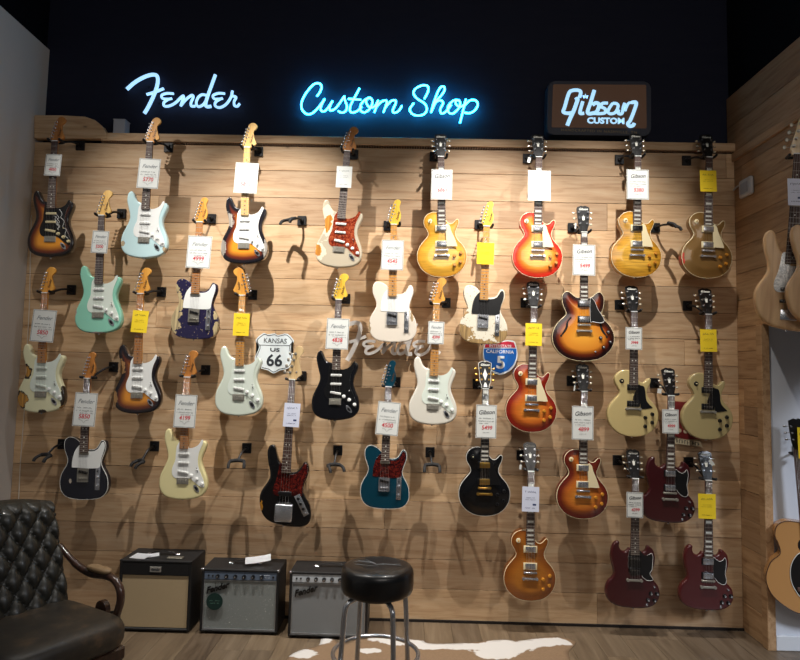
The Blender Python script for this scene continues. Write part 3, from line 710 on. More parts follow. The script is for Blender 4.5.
def guardm(key, pts, t=.0022):
    def f():
        bm = bmesh.new(); prism(bm, smooth2(pts, 3), -t, 0, bev=.0008, mi_side=1); return fin(bm)
    return cached(('pg', key), f)
def binding(kind, r=.0026):
    def f():
        P = outline(kind); y = 0.0025; bm = bmesh.new(); tube(bm, [(a, y, b) for a, b in P[::2]], r, 6, closed=True); return fin(bm, True)
    return cached(('bd', kind), f)
def strings(root, zb, yb, n, w0, w1, m=STRING):
    for i in range(n):
        t = i/(n-1)-.5; xa, xb = w0*t, w1*t
        def f(): bm = bmesh.new(); cyl(bm, (xa, -.0165, .0), (xb, yb, zb), .0006, n=4); return fin(bm)
        link('string', cached(('str', zb, yb, n, i), f), m, root)
def tele_bridge():
    def f():
        bm = bmesh.new(); box(bm, -.037, .037, -.0022, 0, -.045, .045); box(bm, -.037, -.0345, -.010, 0, -.045, .045); box(bm, .0345, .037, -.010, 0, -.045, .045); box(bm, -.037, .037, -.010, 0, -.045, -.0425)
        for x in (-.02, 0, .02): cyl(bm, (x-.009, -.007, -.022), (x+.009, -.007, -.022), .0035, n=8)
        return fin(bm)
    return cached('tbr', f)
def strat_bridge():
    def f():
        bm = bmesh.new(); box(bm, -.041, .041, -.003, 0, -.024, .018, bev=.0008)
        for i in range(6): x = -.0275+i*.011; box(bm, x-.0046, x+.0046, -.0085, -.003, -.020, .006, bev=.0008)
        return fin(bm)
    return cached('sbr', f)
def humb(): # metal covered pickup
    def f():
        bm = bmesh.new(); box(bm, -.034, .034, -.0065, 0, -.0185, .0185, bev=.002, seg=2)
        for i in range(6): cyl(bm, (-.025+i*.01, -.0065, .010), (-.025+i*.01, -.0075, .010), .002, n=8)
        return fin(bm, True, 40)
    return cached('hmb', f)
def tom():
    def f():
        bm = bmesh.new(); box(bm, -.040, .040, -.0125, -.004, -.006, .006, bev=.002)
        for s in (-1, 1): cyl(bm, (s*.037, 0, 0), (s*.037, -.010, 0), .008, n=12)
        for i in range(6): box(bm, -.028+i*.0105-.002, -.028+i*.0105+.003, -.0145, -.0125, -.004, .004)
        return fin(bm, True, 40)
    return cached('tom', f)
def tailp():
    def f():
        bm = bmesh.new(); box(bm, -.045, .045, -.014, -.004, -.007, .007, bev=.003, seg=2)
        for s in (-1, 1): cyl(bm, (s*.044, 0, 0), (s*.044, -.015, 0), .0095, n=14)
        return fin(bm, True, 40)
    return cached('tlp', f)
def jackplate():
    def f():
        bm = bmesh.new(); pts = [(.013*math.cos(a)*1.0, .030*math.sin(a)) for a in np.linspace(0, 2*PI, 20, endpoint=False)]
        prism(bm, pts, -.003, 0, bev=.001); return fin(bm, True, 40)
    return cached('jkp', f)
def jackhole():
    def f(): bm = bmesh.new(); bmesh.ops.create_uvsphere(bm, u_segments=12, v_segments=6, radius=1, matrix=Matrix.Diagonal((.009, .002, .017, 1))); return fin(bm, True)
    return cached('jkh', f)

Y_G = -.185   # depth of the bodies' front faces before the wall
def place(kind, bx, by, nx, Y=None, sc=1.0):
    Y = Y_G if Y is None else Y
    b = at(bx, by, Y); L = -BOT[kind]*sc
    # neck direction from the nut's x; iterate on the length
    ny = by-L*150
    for _ in range(6):
        n_ = at(nx, ny, Y); d = Vector((n_.x-b.x, 0, n_.z-b.z)); ny += (d.length-L)*150
    n_ = at(nx, ny, Y); ang = math.atan2(n_.x-b.x, n_.z-b.z)
    return n_, ang, ny
def head_parts(root, hk, hm, tun, mir=False, bigs=1.0, logo=True, nut=WHT, bind=None):
    if hk in ('st', 'te'):
        H = H_ST if hk == 'st' else H_TE
        H = [(a*((bigs*1.24) if b > .015 else 1), b*(1+(bigs-1)*.5)) for a, b in H]
        if mir: H = mirror(H)
        h = link('headstock', cached(('hd', hk, mir, bigs), lambda: prismm(smooth2(H, 3), .001, .015, bev=.0015)), hm, root)
        s = 1 if mir else -1
        for i in range(6):
            t = i/5; x = (-.020+.0245*t)*(-1 if mir else 1); z = .030+.108*t; x *= bigs*1.08; z *= 1+(bigs-1)*.5
            link('tuning_peg', tuner('fen', s), CHROME, h, (x, .001, z))
        bm_key = ('str_tree', mir)
        link('string_tree', rbox(.010, .004, .004, .001), CHROME, h, (.006*(-1 if mir else 1), .001, .075))
        link('logo', text_mesh('Fender', .021, .0006, shear=.35, bold=.0004), pm('logo_dark', (70, 44, 20), .5), h, (.026*(-1 if mir else 1), .0006, .062), rot=(0, R(-78 if not mir else -100), 0))
    elif hk == 'gi':
        h = link('headstock', cached('hdg', lambda: prismm(smooth2(H_GI, 2), -.001, .013, bev=.0015)), hm, root, (0, -.002, 0), (R(-16), 0, 0))
        for s in (-1, 1):
            for i in range(3):
                link('tuning_peg', tuner('gib', s), [CHROME if tun != 'gold' else GOLDM, PARCH if tun != 'gold' else GOLDM], h, (s*(.0235+.003*i), -.001, .062+.040*i))
        link('truss_rod_cover', cached('trc', lambda: prismm([(-.012, .012), (.012, .012), (.010, .028), (.004, .042), (-.004, .042), (-.010, .028)], -.0035, -.001)), [bind or pm('cover_black', (30, 30, 32), .3)], h)
        link('logo', text_mesh('Gibson', .021, .0006, shear=.3, bold=.0005), PEARL, h, (0, -.0016, .164))
        if bind:
            link('headstock_binding', cached('hdb', lambda: (lambda bm: (tube(bm, [(a, -.001, b) for a, b in smooth2(H_GI, 2)], .0018, 4, closed=True), fin(bm))[1])(bmesh.new())), bind, h)
            link('split_diamond_inlay', cached('sdi', lambda: prismm([(0, .055), (.009, .080), (.016, .098), (.009, .112), (0, .140), (-.009, .112), (-.016, .098), (-.009, .080)], -.0016, -.001)), PEARL, h)
        else:
            link('inlay', cached('cri', lambda: prismm([(-.006, .085), (.006, .085), (.010, .115), (.003, .108), (0, .125), (-.003, .108), (-.010, .115)], -.0016, -.001)), PEARL, h)
    link('nut', boxm(-.021, .021, -.0165, -.001, -.002, .003) if ('nut',) not in _mc else _mc[('nut',)], nut, root)
def _unused(): pass
def new_guitar(kindname, kind, bx, by, nx, label, cat, group, body, Y=None, bkind=None, bind=None):
    n_, ang, ny = place(kind, bx, by, nx, Y)
    g = empty(kindname, n_, (0, ang, 0), label, cat, group)
    g['_ny'] = ny
    link('body', body_mesh(bkind or kind), body, g)
    if bind: link('binding', binding(bkind or kind), bind, g)
    return g
GS = 'electric guitars hanging on the board wall'
def strat(bx, by, nx, label, body, fb, hd, guard=WHT, pk=WHT, kn=WHT, mir=False, bigs=1.0, doodle=False, edge=None, nk=None):
    g = new_guitar('electric_guitar', 'strat', bx, by, nx, label, 'electric guitar', None, body)
    link('neck', neck(.455, .042, .056), nk or hd, g); link('fretboard', fretboard(.648, 21, .042, .056, 'dot'), [fb, FRET, BLK if fb is not ROSE else PEARL], g)
    head_parts(g, 'st', hd, None, mir, bigs)
    pg = link('pickguard', guardm('st', G_ST), [guard, edge or WHT], g, (0, -.0001, 0))
    for z, r_ in ((-.497, 0), (-.556, 0), (-.617, 9)):
        pu = link('pickup', rbox(.074, .017, .007, .0035), pk, g, (.001, -.0022, z), (0, R(r_), 0))
        for i in range(6): link('pole_piece', disc(.0024, .0012, 8), NICKEL, pu, (-.026+i*.0104, -.0068, 0))
    link('bridge', strat_bridge(), NICKEL, g, (0, -.0002, -.672))
    for x, z in ((.057, -.638), (.094, -.660), (.131, -.690)): link('control_knob', knob_sk(), kn, g, (x, -.0023, z))
    sw = link('pickup_selector', rbox(.004, .034, .001, .0003), BLK, g, (.094, -.0023, -.602), (0, R(-18), 0)); link('switch_tip', disc(.0035, .012, 8), kn, sw, (0, 0, .004))
    jp = link('jack_plate', jackplate(), CHROME, g, (.094, -.0005, -.722), (0, R(-38), 0)); link('jack_socket', jackhole(), BLK, jp, (0, -.003, 0))
    link('strap_button', disc(.006, .010, 10), CHROME, g, (0, .022, -.798), (R(90), 0, 0))
    strings(g, -.662, -.0105, 6, .036, .054)
    if doodle:
        bm = bmesh.new(); rr = random.Random(5)
        for (x0, z0, x1, z1) in ((.022, -.49, .055, -.60), (.045, -.50, .06, -.61), (.06, -.47, .12, -.67)):
            pts = [(x0+(x1-x0)*t+.008*math.sin(t*21+x0*90), -.0026, z0+(z1-z0)*t+.004*math.cos(t*17)) for t in np.linspace(0, 1, 26)]
            tube(bm, catmull(pts, 3), .0013, 4, flat=(1, .0004))
        link('white_line_drawing', fin(bm), WHT, pg)
    return g
def tele(bx, by, nx, label, body, fb, hd, guard=WHT, bind=None, esq=False, bk=CHROME, nk=None):
    g = new_guitar('electric_guitar', 'tele', bx, by, nx, label, 'electric guitar', None, body, bind=bind)
    link('neck', neck(.455, .042, .056), nk or hd, g); link('fretboard', fretboard(.648, 21, .042, .056, 'dot'), [fb, FRET, BLK if fb is not ROSE else PEARL], g)
    head_parts(g, 'te', hd, None)
    link('pickguard', guardm('te', G_TE), [guard, WHT], g, (0, -.0001, 0))
    if not esq: link('pickup', rbox(.066, .017, .006, .004), BLK if guard is BLK else NICKEL, g, (0, -.0022, -.470))
    br = link('bridge', tele_bridge(), bk, g, (0, -.0002, -.621)); link('bridge_pickup', rbox(.062, .017, .005, .004), BLK, br, (0, -.0022, .020), (0, R(12), 0))
    cp = link('control_plate', rbox(.032, .160, .002, .0009), CHROME, g, (.098, -.0002, -.640), (0, R(0), 0))
    for z in (.008, -.050): link('control_knob', disc(.0095, .016, 18), CHROME, cp, (0, -.002, z))
    sw = link('pickup_selector', rbox(.003, .028, .001, .0003), BLK, cp, (0, -.002, .048)); link('switch_tip', disc(.005, .012, 10), BLK, sw)
    link('strap_button', disc(.006, .010, 10), CHROME, g, (0, .022, -.788), (R(90), 0, 0))
    strings(g, -.655, -.010, 6, .036, .054)
    return g
def gib_neck(g, inl, fb=ROSE, hd=None, tun=None, bind=None, nk=None):
    link('neck', neck(.452, .043, .057), nk or MAHOG_B, g); link('fretboard', fretboard(.628, 22, .043, .057, inl), [fb, FRET, PEARL], g)
    head_parts(g, 'gi', hd or BLK, tun, bind=bind)
def lespaul(bx, by, nx, label, body, inl='trap', bind=CREAM, guard=CREAM, ring=CREAM, hw=CHROME, kn=AMBER, fb=ROSE, hb=None, p90=False, nk=None, tg=True):
    g = new_guitar('electric_guitar', 'singlecut', bx, by, nx, label, 'electric guitar', None, body, bind=bind)
    gib_neck(g, inl, fb, None, 'gold' if hw is GOLDM else None, hb, nk)
    yt = -.011
    if guard: link('pickguard', guardm('lp', G_LP, .002), [guard, guard], g, (0, -.019, 0))
    for z in (-.472, -.585):
        pr = link('pickup_ring', rbox(.090, .045, .005, .0015), ring, g, (0, yt, z)); link('pickup', humb(), hw if not (p90 and z > -.5) else BLK, pr, (0, -.005, 0))
    link('bridge', tom(), hw, g, (0, yt, -.628)); link('tailpiece', tailp(), hw, g, (0, yt, -.668))
    for x, z in ((.086, -.671), (.131, -.648), (.086, -.735), (.127, -.712)): link('control_knob', knob_sh(), kn, g, (x, surf('singlecut', x, z)+.001, z))
    ts = link('toggle_switch', disc(.016, .0025, 20), ring if ring is not BLK else BLK, g, (-.079, surf('singlecut', -.079, -.418), -.418)); link('switch_tip', disc(.004, .014, 10), kn if hw is not GOLDM else CREAM, ts, (0, -.002, 0))
    strings(g, -.628, yt-.0145, 6, .036, .052)
    link('strap_button', disc(.006, .010, 10), hw, g, (0, .03, -.818), (R(90), 0, 0))
    return g
def special(bx, by, nx, label, body):
    g = new_guitar('electric_guitar', 'singlecut', bx, by, nx, label, 'electric guitar', None, body, bkind='flat')
    gib_neck(g, 'dot')
    link('pickguard', guardm('sp', G_SP), [BLK, BLK], g, (0, -.0001, 0))
    for z in (-.472, -.588):
        pu = link('pickup', rbox(.086, .040, .009, .003), BLK, g, (0, -.0005, z))
        for i in range(6): link('pole_piece', disc(.0024, .0012, 8), NICKEL, pu, (-.026+i*.0104, -.009, 0))
    link('bridge', tailp(), NICKEL, g, (0, 0, -.624))
    for x, z in ((.129, -.657), (.082, -.683), (.129, -.716), (.082, -.744)): link('control_knob', knob_sh(), BLK, g, (x, 0, z))
    ts = link('toggle_switch', disc(.016, .0025, 20), BLK, g, (-.078, 0, -.430)); link('switch_tip', disc(.004, .014, 10), CREAM, ts, (0, -.002, 0))
    strings(g, -.624, -.0145, 6, .036, .052)
    link('strap_button', disc(.006, .010, 10), CHROME, g, (0, .022, -.818), (R(90), 0, 0))
    return g
def sg_g(bx, by, nx, label, body, sp=False, inl='trap', bars=False):
    g = new_guitar('electric_guitar', 'sg', bx, by, nx, label, 'electric guitar', None, body)
    gib_neck(g, inl, nk=MAHOG)
    link('pickguard', guardm('ss' if sp else 'sg', G_SS if sp else G_SG), [BLK, WHT], g, (0, -.0001, 0))
    link('pickguard_edge', cached(('pge', sp), lambda: (lambda bm: (tube(bm, [(a, -.0022, b) for a, b in smooth2(G_SS if sp else G_SG, 3)][(12 if sp else 0):(-6 if sp else -3)], .0013, 4), fin(bm))[1])(bmesh.new())), WHT, g)
    for z in ((-.484, -.560) if sp else (-.4785, -.576)):
        pu = link('pickup', rbox(.080, .030, .009, .003) if sp else humb(), BLK if sp else CHROME, g, (0, -.003 if sp else -.006, z))
        if not sp: link('pickup_ring', rbox(.084, .044, .006, .001), BLK, pu, (0, .006, 0))
        else:
            for i in range(6): link('pole_piece', disc(.0024, .0012, 8), NICKEL, pu, (-.026+i*.0104, -.009, 0))
    if not sp: link('bridge', tom(), NICKEL, g, (0, 0, -.613))
    link('tailpiece', tailp(), NICKEL, g, (0, 0, -.628 if sp else -.656))
    for x, z in ((.108, -.713), (.148, -.713), (.090, -.757), (.132, -.759)):
        k = link('control_knob', knob_sh(), BLK, g, (x, 0, z)); link('metal_cap', disc(.007, .0015, 14), CHROME, k, (0, -.0138, 0))
    link('toggle_switch', disc(.006, .014, 10), CHROME, g, (.128, 0, -.668)); link('output_jack', disc(.008, .004, 12), CHROME, g, (.083, 0, -.790))
    if bars:
        for dx, dz in ((0, 0), (-.030, -.026)):
            link('slanted_bar', boxm(-.018, .018, -.0006, 0, -.0012, .0012), pm('dull_mark', (140, 90, 90), .4), g, (-.132+dx, -.0002, -.632+dz), (0, R(42), 0))  # thin dull pink bars laid slantwise on the body
    strings(g, -.613, -.0145, 6, .036, .052)
    link('strap_button', disc(.006, .010, 10), CHROME, g, (0, .018, -.818), (R(90), 0, 0))
    return g
def semi(bx, by, nx, label, body):
    g = new_guitar('semi_hollow_guitar', 'semi', bx, by, nx, label, 'electric guitar', None, body, bind=CREAM)
    link('neck', neck(.452, .043, .057), MAHOG_B, g); link('fretboard', fretboard(.628, 22, .043, .057, 'block'), [ROSE, FRET, PEARL], g); head_parts(g, 'gi', BLK, None)
    link('pickguard', guardm('es', G_ES), [BLK, WHT], g, (0, -.017, 0))
    link('pickguard_edge', cached('ese', lambda: (lambda bm: (tube(bm, [(a, -.0022, b) for a, b in smooth2(G_ES, 3)], .0014, 4, closed=True), fin(bm))[1])(bmesh.new())), WHT, g, (0, -.017, 0))
    for z in (-.462, -.572): pu = link('pickup_ring', rbox(.088, .045, .005, .0015), BLK, g, (0, -.010, z)); link('pickup', humb(), CHROME, pu, (0, -.005, 0))
    link('bridge', tom(), NICKEL, g, (0, -.010, -.612)); link('tailpiece', tailp(), NICKEL, g, (0, -.010, -.653))
    for x, z in ((.112, -.698), (.164, -.657), (.132, -.763), (.178, -.726)):
        k = link('control_knob', knob_sh(), BLK, g, (x, surf('semi', x, z)+.001, z)); link('metal_cap', disc(.0075, .0015, 14), CHROME, k, (0, -.0138, 0))
    link('toggle_switch', disc(.005, .016, 10), CREAM, g, (.132, surf('semi', .132, -.545), -.545)); link('output_jack', disc(.007, .004, 12), CHROME, g, (.078, surf('semi', .078, -.795), -.795))
    for s in (-1, 1):
        def f():
            pts = [(215, 268), (196, 290), (186, 318), (180, 348), (164, 380), (146, 404), (136, 420)]; P_ = tr(pts, *T_ES)
            bm = bmesh.new(); tube(bm, catmull([(s*(-a), surf('semi', -abs(a), b)-.0008, b) for a, b in P_], 4), [.0065*(.55+.6*math.sin(PI*i/24)) for i in range(25)], 8, flat=(1, .0012))
            for (a, b) in (P_[0], P_[-1]): cyl(bm, (s*(-a), surf('semi', -abs(a), b)-.0014, b), (s*(-a), surf('semi', -abs(a), b)+.001, b), .0075, n=12)
            return fin(bm)
        link('f_hole', cached(('fh', s), f), pm('f_hole_dark', (12, 8, 6), .9), g)
    strings(g, -.612, -.0245, 6, .036, .052)
    link('strap_button', disc(.006, .010, 10), CHROME, g, (0, .022, -.858), (R(90), 0, 0))
    return g
def bass_head(g, hm):
    H = [(a*1.22, b*1.27) for a, b in H_ST]; h = link('headstock', cached('hdba', lambda: prismm(smooth2(H, 3), .001, .016, bev=.0015)), hm, g)
    for i in range(4):
        t = i/3; link('tuning_peg', tuner('fen', -1, 1.7), NICKEL, h, (-.020+.028*t, .001, .046+.125*t))
    link('string_tree', disc(.006, .004, 10), CHROME, h, (.022, .001, .05)); link('nut', boxm(-.020, .020, -.0165, -.001, -.002, .003), WHT, g)
def bass(bx, by, nx, label, body, fb, hm, guard, Y=None, cover=True, nm='bass_guitar', flip=False, inl='dot'):
    g = new_guitar(nm, 'bass', bx, by, nx, label, 'bass guitar', None, body, Y=Y)
    link('neck', neck(.60, .040, .062), hm, g); link('fretboard', fretboard(.864, 20, .040, .062, inl), [fb, FRET, PEARL], g); bass_head(g, hm)
    link('pickguard', guardm('ba', G_BA), [guard, WHT], g, (0, -.0001, 0))
    for z in (-.735, -.80):
        pu = link('pickup', rbox(.092, .018, .008, .003), BLK, g, (0, -.0022, z))
        for i in range(8): link('pole_piece', disc(.0024, .0012, 8), NICKEL, pu, (-.035+i*.0100, -.0078, 0))
    if cover:
        link('pickup_cover', rbox(.085, .030, .014, .004), BLK, g, (.004, -.0025, -.735))
        link('bridge_cover', rbox(.120, .118, .026, .012), CHROME, g, (.002, -.0005, -.862))
    else: link('bridge', rbox(.080, .055, .006, .002), CHROME, g, (0, -.0002, -.872))
    cp = link('control_plate', rbox(.040, .150, .002, .0009), CHROME, g, (.115, -.0004, -.806), (0, R(-30), 0))
    for z in (.050, .012, -.026): link('control_knob', disc(.011, .015, 18), CHROME if not cover else BLK, cp, (0, -.002, z))
    link('output_jack', disc(.007, .004, 12), CHROME, cp, (0, -.002, -.06))
    strings(g, -.862, -.014, 4, .032, .058)
    link('strap_button', disc(.006, .010, 10), CHROME, g, (0, .022, -.948), (R(90), 0, 0))
    return g

# proportions of body against neck, per shape (from the photograph)
QQ = {'strat': (.98, .98), 'tele': (.985, .93), 'singlecut': (.965, .94), 'semi': (.975, .955), 'sg': (.985, .93), 'bass': (1.0, .97)}
def fit_body(g, kind, qx=None, qz=None):
    a, b_ = QQ[kind]; qx = qx or a; q = qz or b_; B = BOT[kind]; LN = {'bass': .60, 'strat': .455, 'tele': .455}.get(kind, .452)
    p = (-B-(-B-LN)*q)/LN
    for c in g.children:
        nm = c.name.split('.')[0]
        if nm in ('nut', 'headstock'): continue
        if nm in ('neck', 'fretboard'): c.scale = (1, 1, p)
        elif nm == 'string': c.scale = (1, 1, 1+(p-1)*.7)
        else:
            c.location = (c.location.x*qx, c.location.y, B+(c.location.z-B)*q)
            rz = nm in ('control_plate',) and abs(c.rotation_euler[1]) > .01
            c.scale = (qx, 1, q) if nm in ('body', 'binding', 'pickguard', 'pickguard_edge', 'f_hole') else (.97, 1, .97)
# ---------------------------------------------------------------- guitars: the collection
def sb(name, c, m_, e, mid=.035, out=.012, **k): return finish(name, [(0, e), (out, e), (mid, m_), (mid+.04, c)], **k)
AL = (204, 182, 140)
F1 = sb('burst_dark', (222, 146, 44), (110, 46, 16), (18, 12, 14), .040, .016)
F2 = finish('sonic_blue', [(0, (196, 226, 230))], wear=[(-.152, -.705, .020, .024), (.145, -.735, .014, .02)], wearcol=(206, 184, 150))
F3 = sb('burst_worn', (232, 150, 44), (112, 46, 26), (26, 24, 30), .045, .022, wear=[(-.115, -.49, .045, .05), (-.155, -.69, .036, .065), (.15, -.70, .018, .07)], wearcol=(176, 168, 158))
F4 = finish('shoreline_worn', [(0, (188, 176, 154))], wear=[(-.088, -.49, .026, .06), (-.142, -.695, .028, .042)], wearcol=(220, 146, 62), wear2=([(-.095, -.50, .045, .10), (-.135, -.70, .046, .065), (-.1, -.42, .04, .05)], (226, 214, 190)))
F5 = finish('lemon_top', [(0, (186, 122, 36)), (.02, (216, 158, 52)), (.07, (232, 178, 70))], flame=.12)
F6 = finish('cherry_burst_bright', [(0, (200, 34, 26)), (.025, (214, 56, 34)), (.06, (232, 140, 50)), (.10, (240, 176, 74))], flame=.12)
F7 = finish('lemon_flame', [(0, (190, 130, 36)), (.03, (214, 156, 48)), (.07, (226, 172, 62))], flame=.25)
F8 = finish('gold_top', [(0, (128, 96, 50))], metal=.3, rough=.35, wear=[(-.165, -.70, .016, .045)], wearcol=(200, 60, 40))
F9 = finish('surf_green', [(0, (142, 208, 184))], wear=[(-.160, -.66, .014, .040), (.0, -.798, .06, .010)], wearcol=(196, 176, 168))
F10 = finish('purple_relic', [(0, (34, 30, 64))], wear=[(-.135, -.54, .055, .13), (-.16, -.68, .065, .10), (.155, -.72, .02, .06), (.145, -.60, .012, .05), (.09, -.63, .016, .02)], wearcol=(206, 186, 142), speck=.1)
F11 = finish('white_blonde', [(0, (222, 212, 198))], wear=[(-.16, -.70, .018, .06), (.135, -.60, .01, .04)], wearcol=(176, 150, 110))
F12 = finish('blonde_relic', [(0, (228, 222, 204))], wear=[(-.15, -.72, .10, .07), (.14, -.73, .07, .05), (-.02, -.79, .14, .035), (-.135, -.55, .03, .06)], wearcol=(178, 146, 98), speck=.35)
F13 = finish('semi_burst', [(0, (34, 12, 12)), (.02, (44, 16, 14)), (.042, (120, 44, 18)), (.075, (214, 132, 40)), (.15, (232, 160, 54))])
F14 = finish('cream_relic', [(0, (224, 222, 184))], wear2=([(-.112, -.52, .048, .05), (-.145, -.72, .060, .070), (.155, -.70, .022, .09), (.02, -.80, .03, .03), (.155, -.53, .014, .10)], (48, 40, 30)), wear=[(-.105, -.52, .028, .032), (-.135, -.715, .044, .052), (.15, -.77, .02, .02)], wearcol=(196, 142, 62))
F15 = sb('burst_two', (212, 138, 46), (104, 50, 24), (20, 14, 20), .045, .020, wear=[(-.112, -.48, .030, .05), (-.160, -.70, .028, .06)], wearcol=(170, 128, 80))
F16 = finish('olympic_white', [(0, (216, 226, 212))]); F17 = finish('black_lacquer', [(0, (14, 14, 18))])
F18 = finish('white_blonde_b', [(0, (224, 220, 208))], wear=[(.15, -.77, .012, .02)], wearcol=(190, 160, 120))
F19 = finish('cherry_burst', [(0, (128, 26, 18)), (.025, (140, 38, 20)), (.065, (206, 106, 36)), (.12, (222, 138, 50))], flame=.1)
F20 = finish('tv_yellow', [(0, (198, 178, 124))], coat=.5); F21 = finish('tv_yellow_b', [(0, (176, 160, 114))], coat=.5)
F22 = finish('black_bound', [(0, (18, 20, 32))], wear=[(-.165, -.68, .014, .035), (-.15, -.535, .012, .03), (-.085, -.66, .010, .018), (.10, -.60, .010, .02)], wearcol=(190, 176, 160))
F23 = finish('vintage_white', [(0, (232, 222, 168))])
F24 = finish('bass_black', [(0, (14, 13, 14))], wear=[(-.150, -.83, .012, .04)], wearcol=(176, 122, 40))
F25 = finish('ocean_turquoise', [(0, (10, 60, 78))], metal=.15)
F26 = finish('custom_black', [(0, (10, 10, 12))])
F27 = finish('iced_tea', [(0, (96, 28, 20)), (.025, (112, 40, 22)), (.065, (190, 104, 36)), (.12, (212, 134, 48))], flame=.1)
F28 = finish('cherry_red', [(0, (60, 11, 16))], rough=.3); F29 = finish('honey_amber', [(0, (128, 68, 22)), (.03, (144, 82, 26)), (.08, (172, 108, 38))], flame=.06)
F31 = finish('cherry_red_light', [(0, (74, 15, 18))], rough=.3)
ROSE_L = wood('rosewood_grey', (98, 82, 78), (64, 50, 48), .5, .1)
BINDW = pm('white_binding', (226, 226, 220), .35)
MINTH = finish('turquoise_head', [(0, (10, 60, 78))], metal=.15)
DM = wood('maple_dark', (190, 126, 58), (162, 98, 38), .5, .12)
OLDM = wood('maple_pale', (214, 186, 140), (196, 164, 116))
LB = {
 1: 'dark sunburst guitar with black pickguard and white line drawing, top left by the grey wall',
 2: 'pale icy blue guitar with white pickguard and rosewood neck, top row',
 3: 'sunburst guitar in the top row, black edge rubbed grey, pale maple neck',
 4: 'worn cream guitar with orange-red tortoise pickguard and gold patches, top row',
 5: 'lemon yellow single-cutaway guitar, top row, left of the bright cherry one',
 6: 'bright cherry-red and yellow burst single-cutaway guitar in the top row',
 7: 'lemon yellow single-cutaway guitar, top row, below the lit box sign',
 8: 'gold topped single-cutaway guitar under a yellow tag, rightmost of the top row',
 9: 'seafoam green double-cutaway guitar with white pickguard and rosewood neck',
 10: 'dark purple guitar with paint flaked off to bare wood along its left side',
 11: 'whitish blonde slab guitar with white pickguard, hanging over the metal letters',
 12: 'blonde slab guitar heavily worn to bare wood, with black pickguard',
 13: 'large sunburst semi-hollow guitar with f-holes and two rounded horns',
 14: 'cream guitar badly worn to dark and amber patches, far left of the third row',
 15: 'sunburst guitar with amber maple neck and white pickguard under a yellow tag',
 16: 'greenish white guitar left of the KANSAS US 66 sign, pegs on the right',
 17: 'glossy black double-cutaway guitar with black pickguard and white pickups and knobs',
 18: 'off-white double-cutaway guitar with amber maple neck, right of the metal letters',
 19: 'cherry burst single-cutaway guitar under a yellow tag, right of the interstate sign',
 20: 'pale yellow single-cutaway guitar with black pickguard under a white bordered tag',
 21: 'pale yellow single-cutaway guitar with black pickguard under a yellow tag',
 22: 'black slab guitar with white edge binding and white pickguard, upper right of the armchair',
 23: 'vintage cream guitar with white pickguard and maple neck above the left amplifier',
 24: 'long black electric bass with red tortoise pickguard and chrome bridge cover',
 25: 'teal blue slab guitar with red tortoise pickguard and matching headstock',
 26: 'black single-cutaway guitar with gold hardware and white binding',
 27: 'brown-amber burst single-cutaway guitar right of the black one with gold hardware',
 28: 'dark cherry two-horned guitar hanging just below and between the pale yellow pair',
 29: 'honey amber single-cutaway guitar under a bluish white tag, in the bottom row',
 30: 'dark cherry two-horned guitar in the bottom row under a white tag',
 31: 'cherry two-horned guitar under a yellow tag, in the lower right corner'}
G = {}
G[1] = strat(49, 257, 55.5, LB[1], F1, ROSE, DM, BLK, PARCH, PARCH, doodle=True)
G[2] = strat(142.5, 258, 150.5, LB[2], F2, ROSE, MAPLE, WHT, WHT, WHT)
G[3] = strat(243, 264, 247.5, LB[3], F3, MAPLE_L, MAPLE_L, WHT, WHT, WHT)
G[4] = strat(337, 267.5, 347.5, LB[4], F4, ROSE_L, DM, TORT_B, WHT, WHT)
G[5] = lespaul(442, 277, 441, LB[5], F5)
G[6] = lespaul(537, 277.5, 538.7, LB[6], F6)
G[7] = lespaul(636, 277, 637.5, LB[7], F7, p90=True)
G[8] = lespaul(706.5, 278, 708.7, LB[8], F8)
G[9] = strat(97, 333.5, 102.3, LB[9], F9, ROSE_L, MAPLE_L, MINT, WHT, WHT)
G[10] = tele(192.5, 339, 200, LB[10], F10, DM, MAPLE, WHT, bk=NICKEL)
G[11] = tele(391.5, 342, 394, LB[11], F11, MAPLE, MAPLE_Y, WHT, esq=True)
G[12] = tele(482, 344, 486.5, LB[12], F12, MAPLE, MAPLE_Y, BLK)
G[13] = semi(583.5, 361, 583.8, LB[13], F13)
G[14] = strat(39.7, 413, 45.5, LB[14], F14, DM, MAPLE, MINT, MINT, WHT)
G[15] = strat(136, 414, 141, LB[15], F15, DM, MAPLE, WHT, WHT, WHT)
G[16] = strat(237.7, 416, 242.5, LB[16], F16, MAPLE, MAPLE, MINT, WHT, WHT, mir=True, bigs=1.12)
G[17] = strat(334.5, 420.5, 338.8, LB[17], F17, ROSE, MAPLE_Y, BLK, WHT, WHT)
G[18] = strat(432, 425, 436.5, LB[18], F18, MAPLE, MAPLE, MINT, WHT, WHT)
G[19] = lespaul(530.5, 432, 533.8, LB[19], F19)
G[20] = special(633, 436.8, 633.7, LB[20], F20)
G[21] = special(707.5, 439.8, 708, LB[21], F21)
G[22] = tele(82, 499.5, 88, LB[22], F22, ROSE, DM, WHT, bind=BINDW, bk=NICKEL)
G[23] = strat(181.8, 500, 187.5, LB[23], F23, DM, DM, WHT, WHT, WHT)
G[24] = bass(282.6, 526, 292.6, LB[24], F24, ROSE, OLDM, TORT)
G[25] = tele(383, 508.8, 388.5, LB[25], F25, ROSE, MINTH, TORT, bind=BINDW, nk=DM)
G[26] = lespaul(484, 516, 485.4, LB[26], F26, 'block', BINDW, BLK, BLK, GOLDM, BLK, pm('ebony', (24, 22, 24), .5), BINDW, nk=BLK)
G[27] = lespaul(582, 518.8, 583.8, LB[27], F27)
G[28] = sg_g(669.5, 523.3, 670.7, LB[28], F28)
G[29] = lespaul(529.5, 601, 530.8, LB[29], F29, guard=None)
G[30] = sg_g(634, 608.8, 635, LB[30], F28, sp=True, inl='dot')
G[31] = sg_g(707.8, 610.8, 708, LB[31], F31)

